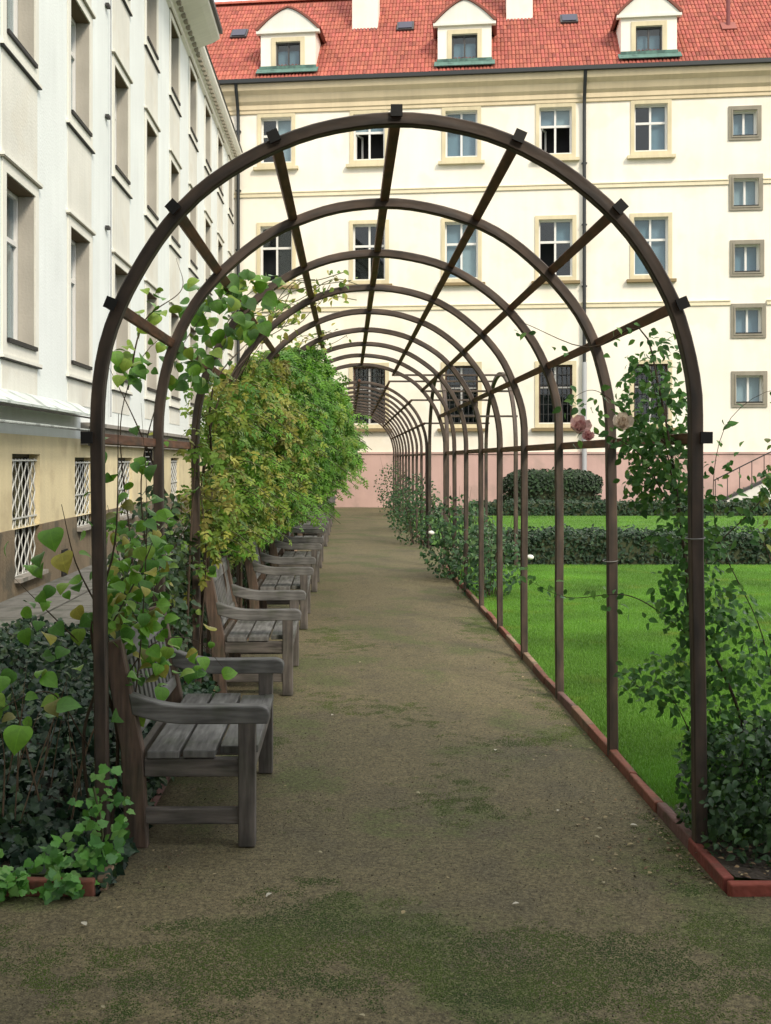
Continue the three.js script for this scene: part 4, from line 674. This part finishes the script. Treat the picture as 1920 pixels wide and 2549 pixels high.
// ---- rose bushes at the end of the near tunnel, right
{
  const spots = [[1.7, 13.4, 0.45, 1.0, 600, 'rose bush with a white bloom left of the dark hedge'], [1.55, 15.6, 0.55, 1.25, 1300, 'tall dark rose bush at the end of the near tunnel'], [1.35, 22.0, 0.55, 1.5, 900, 'rose bush climbing the first post of the distant tunnel'], [1.5, 26, 0.7, 1.2, 800, 'rose bush midway along the distant tunnel'], [1.35, 33, 0.6, 1.7, 700, 'straggling rose bush near the pink wall']];
  const cols = [[0.045, 0.125, 0.05], [0.06, 0.16, 0.055], [0.035, 0.095, 0.04], [0.09, 0.18, 0.055]];
  for (const [x, z, r, h, n, label] of spots) {
    const t = thing('rose_bush', label, 'bush', [x, 0, -z], 0, 'rose bushes along the right of the path'); const L = [];
    blobLeaf(L, n, [0, h * 0.45, 0], [r, h * 0.52, r * 1.6], [0.05, 0.085], cols, [-0.2, 0.5, 0.6], 0.5, p => p[1] > 0.03 && n3(p[0] * 4 + z, p[1] * 4, p[2] * 4) > -0.25);
    part('stem', [...Array(7)].map(() => { const a = rr(-r, r) * 0.4, b = rr(-r, r) * 0.6; return stem([[a * 0.4, 0, b * 0.4], [a, h * 0.5, b], [a * 2, h * 1.05, b * 1.6]], 0.008, 8, 5); }), M.stem, t);
    foliage(t, LEAF.ovate, L, 0, null, M.leafTint);
    if (z > 12 && z < 16) { const f = part('flower', new THREE.IcosahedronGeometry(0.045, 1).scale(1, 0.7, 1), std([0.8, 0.8, 0.74], 0.7), t); f.position.set(z < 14 ? 0.42 : -0.42, h * 0.55, 0.5); f.userData.label = 'white rose bloom'; }
  }
}
// ---- unseen tree added behind the viewpoint, its crown darkens the foreground
{
  const t = thing('added_shade_tree', 'unseen leafy tree added behind the viewpoint to shade the foreground', 'tree', [2.2, 0, 4.5]);
  part('trunk', tube([[0, -0.05, 0], [0.05, 1.2, 0], [-0.05, 2.6, 0], [0, 4, 0]], 0.2, 16, 9), M.stem, t);
  part('limb', [[-3.2, 5.4, -3], [2.8, 5.6, -3.2], [-2.5, 5.6, 2.5], [3, 5.8, 2], [-0.4, 6.2, -4]].map(e => tube([[0, 3.2, 0], [e[0] * 0.4, 4.4, e[2] * 0.4], e], 0.07, 14, 6)), M.stem, t);
  const cols = [[0.04, 0.1, 0.02], [0.055, 0.13, 0.025], [0.035, 0.08, 0.02]], L = [];
  for (let i = 0; i < 34000; i++) { const a = rr(0, 6.283), r = Math.sqrt(R()), x = -2.0 + Math.cos(a) * r * 7.5, z = -0.9 + Math.sin(a) * r * 6, y = 3.7 + rr(0, 3.0) * (1 - 0.4 * r * r); if (z + 4.5 < -2.9 - (y - 3.7) * 0.95) continue; if (n3(x * 0.9, y * 0.9, z * 0.9) < -0.3) continue; L.push({ p: [x, y, z], s: rr(0.24, 0.38), m: orient([0, 1, 0], 0.3, 1), c: pick(cols), k: 0 }); }
  foliage(t, LEAF.spray, L, 0, null, M.leafTint); t.children[t.children.length - 1].name = 'crown';
}
// ---- hedges and clipped bush across the lawn
function hedge(name, label, x0, x1, z0, z1, h, n, cols, size, cat = 'hedge') {
  const t = thing(name, label, cat, [(x0 + x1) / 2, 0, -(z0 + z1) / 2]); const w = x1 - x0, d = z1 - z0, L = [];
  const H = (x, z) => h * (0.86 + 0.22 * n3(x * 1.7, z * 1.7, h * 9) + 0.12 * n3(x * 6, z * 6));
  for (let i = 0; i < n; i++) { const x = rr(-w / 2, w / 2), face = R() < 0.5, z = face ? d / 2 - rr(0, 0.14) + 0.07 * n3(x * 3, 1) : rr(-d / 2, d / 2), y = face ? rr(0.04, 1) * H(x, z) : H(x, z) * rr(0.82, 1.04); const k = Math.floor(R() * cols.length); L.push({ p: [x, y, z], s: rr(...size), m: orient(face ? [0, 0.4, 0.9] : [0, 0.9, 0.3], 0.3, 0.9), c: pick([cols[k]]), k }); }
  const g = new THREE.BoxGeometry(w - 0.1, h * 0.78, d - 0.14, 40, 4, 6); const p = g.attributes.position; for (let i = 0; i < p.count; i++) p.setXYZ(i, p.getX(i), p.getY(i) + h * 0.4, p.getZ(i) + 0.05 * n3(p.getX(i) * 3, p.getY(i) * 3)); part('solid_core', metreUV(g), std([0.05, 0.06, 0.028], 1), t);  // solid dark core in place of twigs, stops see-through between leaves
  foliage(t, LEAF.ovate, L, 0, null, M.leafTint);
}
const hcol = [[0.022, 0.065, 0.03], [0.03, 0.085, 0.035], [0.018, 0.05, 0.026], [0.045, 0.095, 0.04]];
hedge('low_hedge', 'dark low hedge across the lawn just before the pale grass strip', 2.0, 13, 17.4, 18.5, 0.58, 17000, hcol, [0.05, 0.085]);
hedge('low_hedge', 'distant low hedge in front of the clipped bush', 3.6, 16, 32.2, 33.3, 0.5, 7000, hcol, [0.08, 0.13]);
{
  const t = thing('clipped_bush', 'rounded dark green clipped bush before the pink wall', 'bush', [6.35, 0, -34.6]); const L = [], cols = [[0.02, 0.06, 0.018], [0.03, 0.08, 0.02], [0.014, 0.042, 0.015]];
  const rad = a => 1 + 0.08 * n3(Math.cos(a[0]) * 2, a[1] * 2, Math.sin(a[0]) * 2);
  for (let i = 0; i < 6500; i++) { const a = rr(0, Math.PI * 2), b = Math.asin(rr(-0.2, 1)), q = rad([a, b]) * rr(0.93, 1.03), e = 0.55; const cx = Math.sign(Math.cos(a)) * Math.pow(Math.abs(Math.cos(a)), 0.8), sy = Math.sign(Math.sin(b)) * Math.pow(Math.abs(Math.sin(b)), e), cb = Math.pow(Math.abs(Math.cos(b)), e); const d = v3(cx * cb, sy, Math.sin(a) * cb); L.push({ p: [d.x * 1.52 * q, 0.62 + d.y * 0.72 * q, d.z * 1.0 * q], s: rr(0.08, 0.14), m: orient([d.x, d.y + 0.2, d.z], 0.2, 0.8), c: pick(cols), k: 0 }); }
  part('solid_core', new THREE.SphereGeometry(1, 20, 12).scale(1.38, 0.66, 0.9).translate(0, 0.6, 0), std([0.05, 0.06, 0.028], 1), t); foliage(t, LEAF.ovate, L, 0, null, M.leafTint); t.children[t.children.length - 1].name = 'foliage';  // solid dark core inside the bush, blocks the view through its leaves
}
// ---- grass on the lawns
{
  const g = (() => { const pos = []; for (let i = 0; i < 5; i++) { const a = i * 1.26 + 0.3, x = 0.35 * Math.cos(a), z = 0.35 * Math.sin(a), w = 0.09, l = 0.5 + 0.25 * (i % 3), bx = x * (1.5 + (i % 2)), bz = z * (1.5 + (i % 2)); pos.push(x - w * Math.sin(a), 0, z + w * Math.cos(a), x + w * Math.sin(a), 0, z - w * Math.cos(a), bx, l, bz); } const q = new THREE.BufferGeometry(); q.setAttribute('position', new THREE.Float32BufferAttribute(pos, 3)); q.setAttribute('uv', new THREE.Float32BufferAttribute(new Float32Array(30), 2)); q.computeVertexNormals(); return q; })();
  const spots = []; for (let i = 0; i < 210000; i++) { const z = 4.8 + Math.pow(R(), 1.5) * 12.5, x = XR + 0.06 + R() * (0.42 * z + 0.6 - XR); if (z < 5.3 && x > 1.55 && R() < 0.9) continue; spots.push([x, z, 1]); } for (let i = 0; i < 12000; i++) spots.push([rr(2.5, 14), rr(24, 32), 1.8]);
  const im = new THREE.InstancedMesh(g, Object.assign(leafMat([1, 1, 1], 0.7, 0.4), { map: null }), spots.length), q = new THREE.Matrix4(), e = new THREE.Euler(), c = new THREE.Color(), qq = new THREE.Quaternion();
  spots.forEach(([x, z, k], i) => { e.set(rr(-0.3, 0.3), R() * 6.28, rr(-0.3, 0.3)); const s = rr(0.017, 0.032) * k; q.compose(v3(x, 0.034, -z), qq.setFromEuler(e), v3(s * 1.1, s, s * 1.1)); im.setMatrixAt(i, q); const t = 0.85 + 0.7 * fbm(x * 0.9, z * 0.9, 2, 3) + rr(-0.12, 0.12), y = smooth(0.1, 0.5, fbm(x * 1.6, z * 1.6, 9, 3)); im.setColorAt(i, c.setRGB((0.18 + 0.10 * y) * t, 0.40 * t, 0.040 * t)); });
  im.name = numbered('grass'); im.castShadow = im.receiveShadow = true; tag(im, 'bright green mown grass of the lawn', 'grass'); im.userData.kind = 'stuff'; scene.add(im);
}
// ---- loose grit on the path
{
  const g = new THREE.TetrahedronGeometry(1, 0).scale(1, 0.6, 0.8), N = 40000, im = new THREE.InstancedMesh(g, std([1, 1, 1], 0.9), N), q = new THREE.Matrix4(), e = new THREE.Euler(), qq = new THREE.Quaternion(), c = new THREE.Color();
  for (let i = 0; i < N; i++) {
    const z = 2.9 + Math.pow(R(), 1.6) * 14, x = z < ZB ? rr(-1.4, 2.2) : rr(XL + 0.02, XR - 0.02), s = rr(0.0015, 0.0042) * (R() < 0.06 ? 1.7 : 1);
    q.compose(v3(x, s * 0.3, -z), qq.setFromEuler(e.set(R() * 6, R() * 6, R() * 6)), v3(s, s, s)); im.setMatrixAt(i, q); const k = rr(0.4, 2.4), w = R(); im.setColorAt(i, c.setRGB(0.12 * k * (0.9 + 0.2 * w), 0.10 * k, 0.07 * k));
  }
  im.name = 'grit'; im.castShadow = im.receiveShadow = true; tag(im, 'loose grit and crumbs of soil scattered over the path', 'grit'); im.userData.kind = 'stuff'; scene.add(im);
}
// ---- moss cushions on the path, packed denser in front to darken the foreground
{
  const g = new THREE.OctahedronGeometry(1, 0), sp = [];
  for (let i = 0; i < 700000 && sp.length < 170000; i++) {
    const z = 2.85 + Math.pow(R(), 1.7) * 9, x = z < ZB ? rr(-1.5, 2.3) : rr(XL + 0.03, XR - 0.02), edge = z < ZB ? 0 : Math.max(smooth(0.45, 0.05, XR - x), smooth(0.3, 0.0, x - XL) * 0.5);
    const p = fbm(x * 1.3, z * 1.1, 4, 5) + 0.35 * n3(x * 9, z * 9, 2) + 0.2 * edge + 0.24 * smooth(4.7, 3.6, z) - 0.17;  // last smooth term adds moss near the viewer to imitate foreground shade
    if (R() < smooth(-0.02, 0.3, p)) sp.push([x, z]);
  }
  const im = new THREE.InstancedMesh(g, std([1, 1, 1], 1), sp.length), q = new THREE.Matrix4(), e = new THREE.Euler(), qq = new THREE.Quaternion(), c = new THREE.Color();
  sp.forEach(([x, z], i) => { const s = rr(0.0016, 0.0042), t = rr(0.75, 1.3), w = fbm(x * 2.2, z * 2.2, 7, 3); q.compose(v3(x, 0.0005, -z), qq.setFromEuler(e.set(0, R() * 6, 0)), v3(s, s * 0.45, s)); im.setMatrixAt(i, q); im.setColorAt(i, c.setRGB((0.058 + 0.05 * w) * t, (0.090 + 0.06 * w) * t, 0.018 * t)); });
  im.name = 'moss'; im.castShadow = im.receiveShadow = true; tag(im, 'green moss in patches and along the path edges, thickened to darken the foreground', 'moss'); im.userData.kind = 'stuff'; scene.add(im);
}
// ---- withered litter caught along the edges
{
  const g = LEAF.ovate.clone().rotateX(-Math.PI / 2), N = 850, im = new THREE.InstancedMesh(g, std([1, 1, 1], 0.9, { side: THREE.DoubleSide }), N), q = new THREE.Matrix4(), e = new THREE.Euler(), qq = new THREE.Quaternion(), c = new THREE.Color(), cols = [[0.22, 0.15, 0.08], [0.14, 0.09, 0.05], [0.32, 0.26, 0.15], [0.09, 0.07, 0.045]];
  for (let i = 0; i < N; i++) { const bed = i >= N - 130; if (bed) { const s = rr(0.012, 0.035); q.compose(v3(rr(1.53, 2.1), 0.062, -rr(4.34, 4.75)), qq.setFromEuler(e.set(rr(-0.4, 0.4), R() * 6.28, rr(-0.4, 0.4))), v3(s, s, s)); im.setMatrixAt(i, q); im.setColorAt(i, c.setRGB(...pick(cols))); continue; } const z = i < 150 ? rr(4.35, 5.6) : 4.4 + Math.pow(R(), 1.6) * 12, o = Math.pow(R(), 2.2) * 0.45, x = R() < 0.62 || i < 150 ? XR - 0.015 - o : XL + 0.05 + o, s = rr(0.008, 0.024); q.compose(v3(x, 0.006, -z), qq.setFromEuler(e.set(rr(-0.4, 0.4), R() * 6.28, rr(-0.4, 0.4))), v3(s, s, s)); im.setMatrixAt(i, q); im.setColorAt(i, c.setRGB(...pick(cols))); }
  im.name = 'leaf_litter'; im.castShadow = im.receiveShadow = true; tag(im, 'small withered brown litter caught along both edges of the path', 'litter'); im.userData.kind = 'stuff'; scene.add(im);
}
// ---- fallen leaves on the path
{
  const cols = [[0.36, 0.32, 0.2], [0.30, 0.24, 0.12], [0.5, 0.47, 0.38]].map(c => std(c, 0.8)); const base = LEAF.ovate.clone().rotateX(-Math.PI / 2);
  const spots = [[-0.13, 4.75], [0.4, 4.45], [0.65, 4.2], [1.02, 4.4], [1.22, 4.5], [-0.95, 4.0], [-0.75, 3.4], [-0.87, 4.15], [-0.45, 4.9], [0.05, 3.35], [0.65, 3.2], [0.8, 3.1], [0.34, 5.6], [-0.32, 5.7], [1.0, 5.3], [1.16, 5.05], [1.2, 5.2], [0.85, 6.4], [0.5, 10.5], [0.6, 8.8], [-0.1, 7.3], [0.1, 9.2], [0.9, 11], [0.3, 13], [-0.2, 3.05], [1.25, 4.85], [1.3, 5.1], [1.1, 4.95], [0.2, 4.1], [-0.3, 4.3]];
  spots.forEach(([x, z], i) => { const m = new THREE.Mesh(base, cols[i % 3]); m.name = numbered('fallen_leaf'); m.scale.setScalar(rr(0.018, 0.036)); m.position.set(x, 0.012, -z); m.rotation.set(rr(-0.2, 0.2), R() * 6.28, rr(-0.2, 0.2)); m.castShadow = m.receiveShadow = true; scene.add(m); tag(m, 'small pale fallen leaf lying on the path', 'leaf', 'fallen leaves on the path'); });
}

renderer.setSize(771, 1024);
renderer.render(scene, camera);
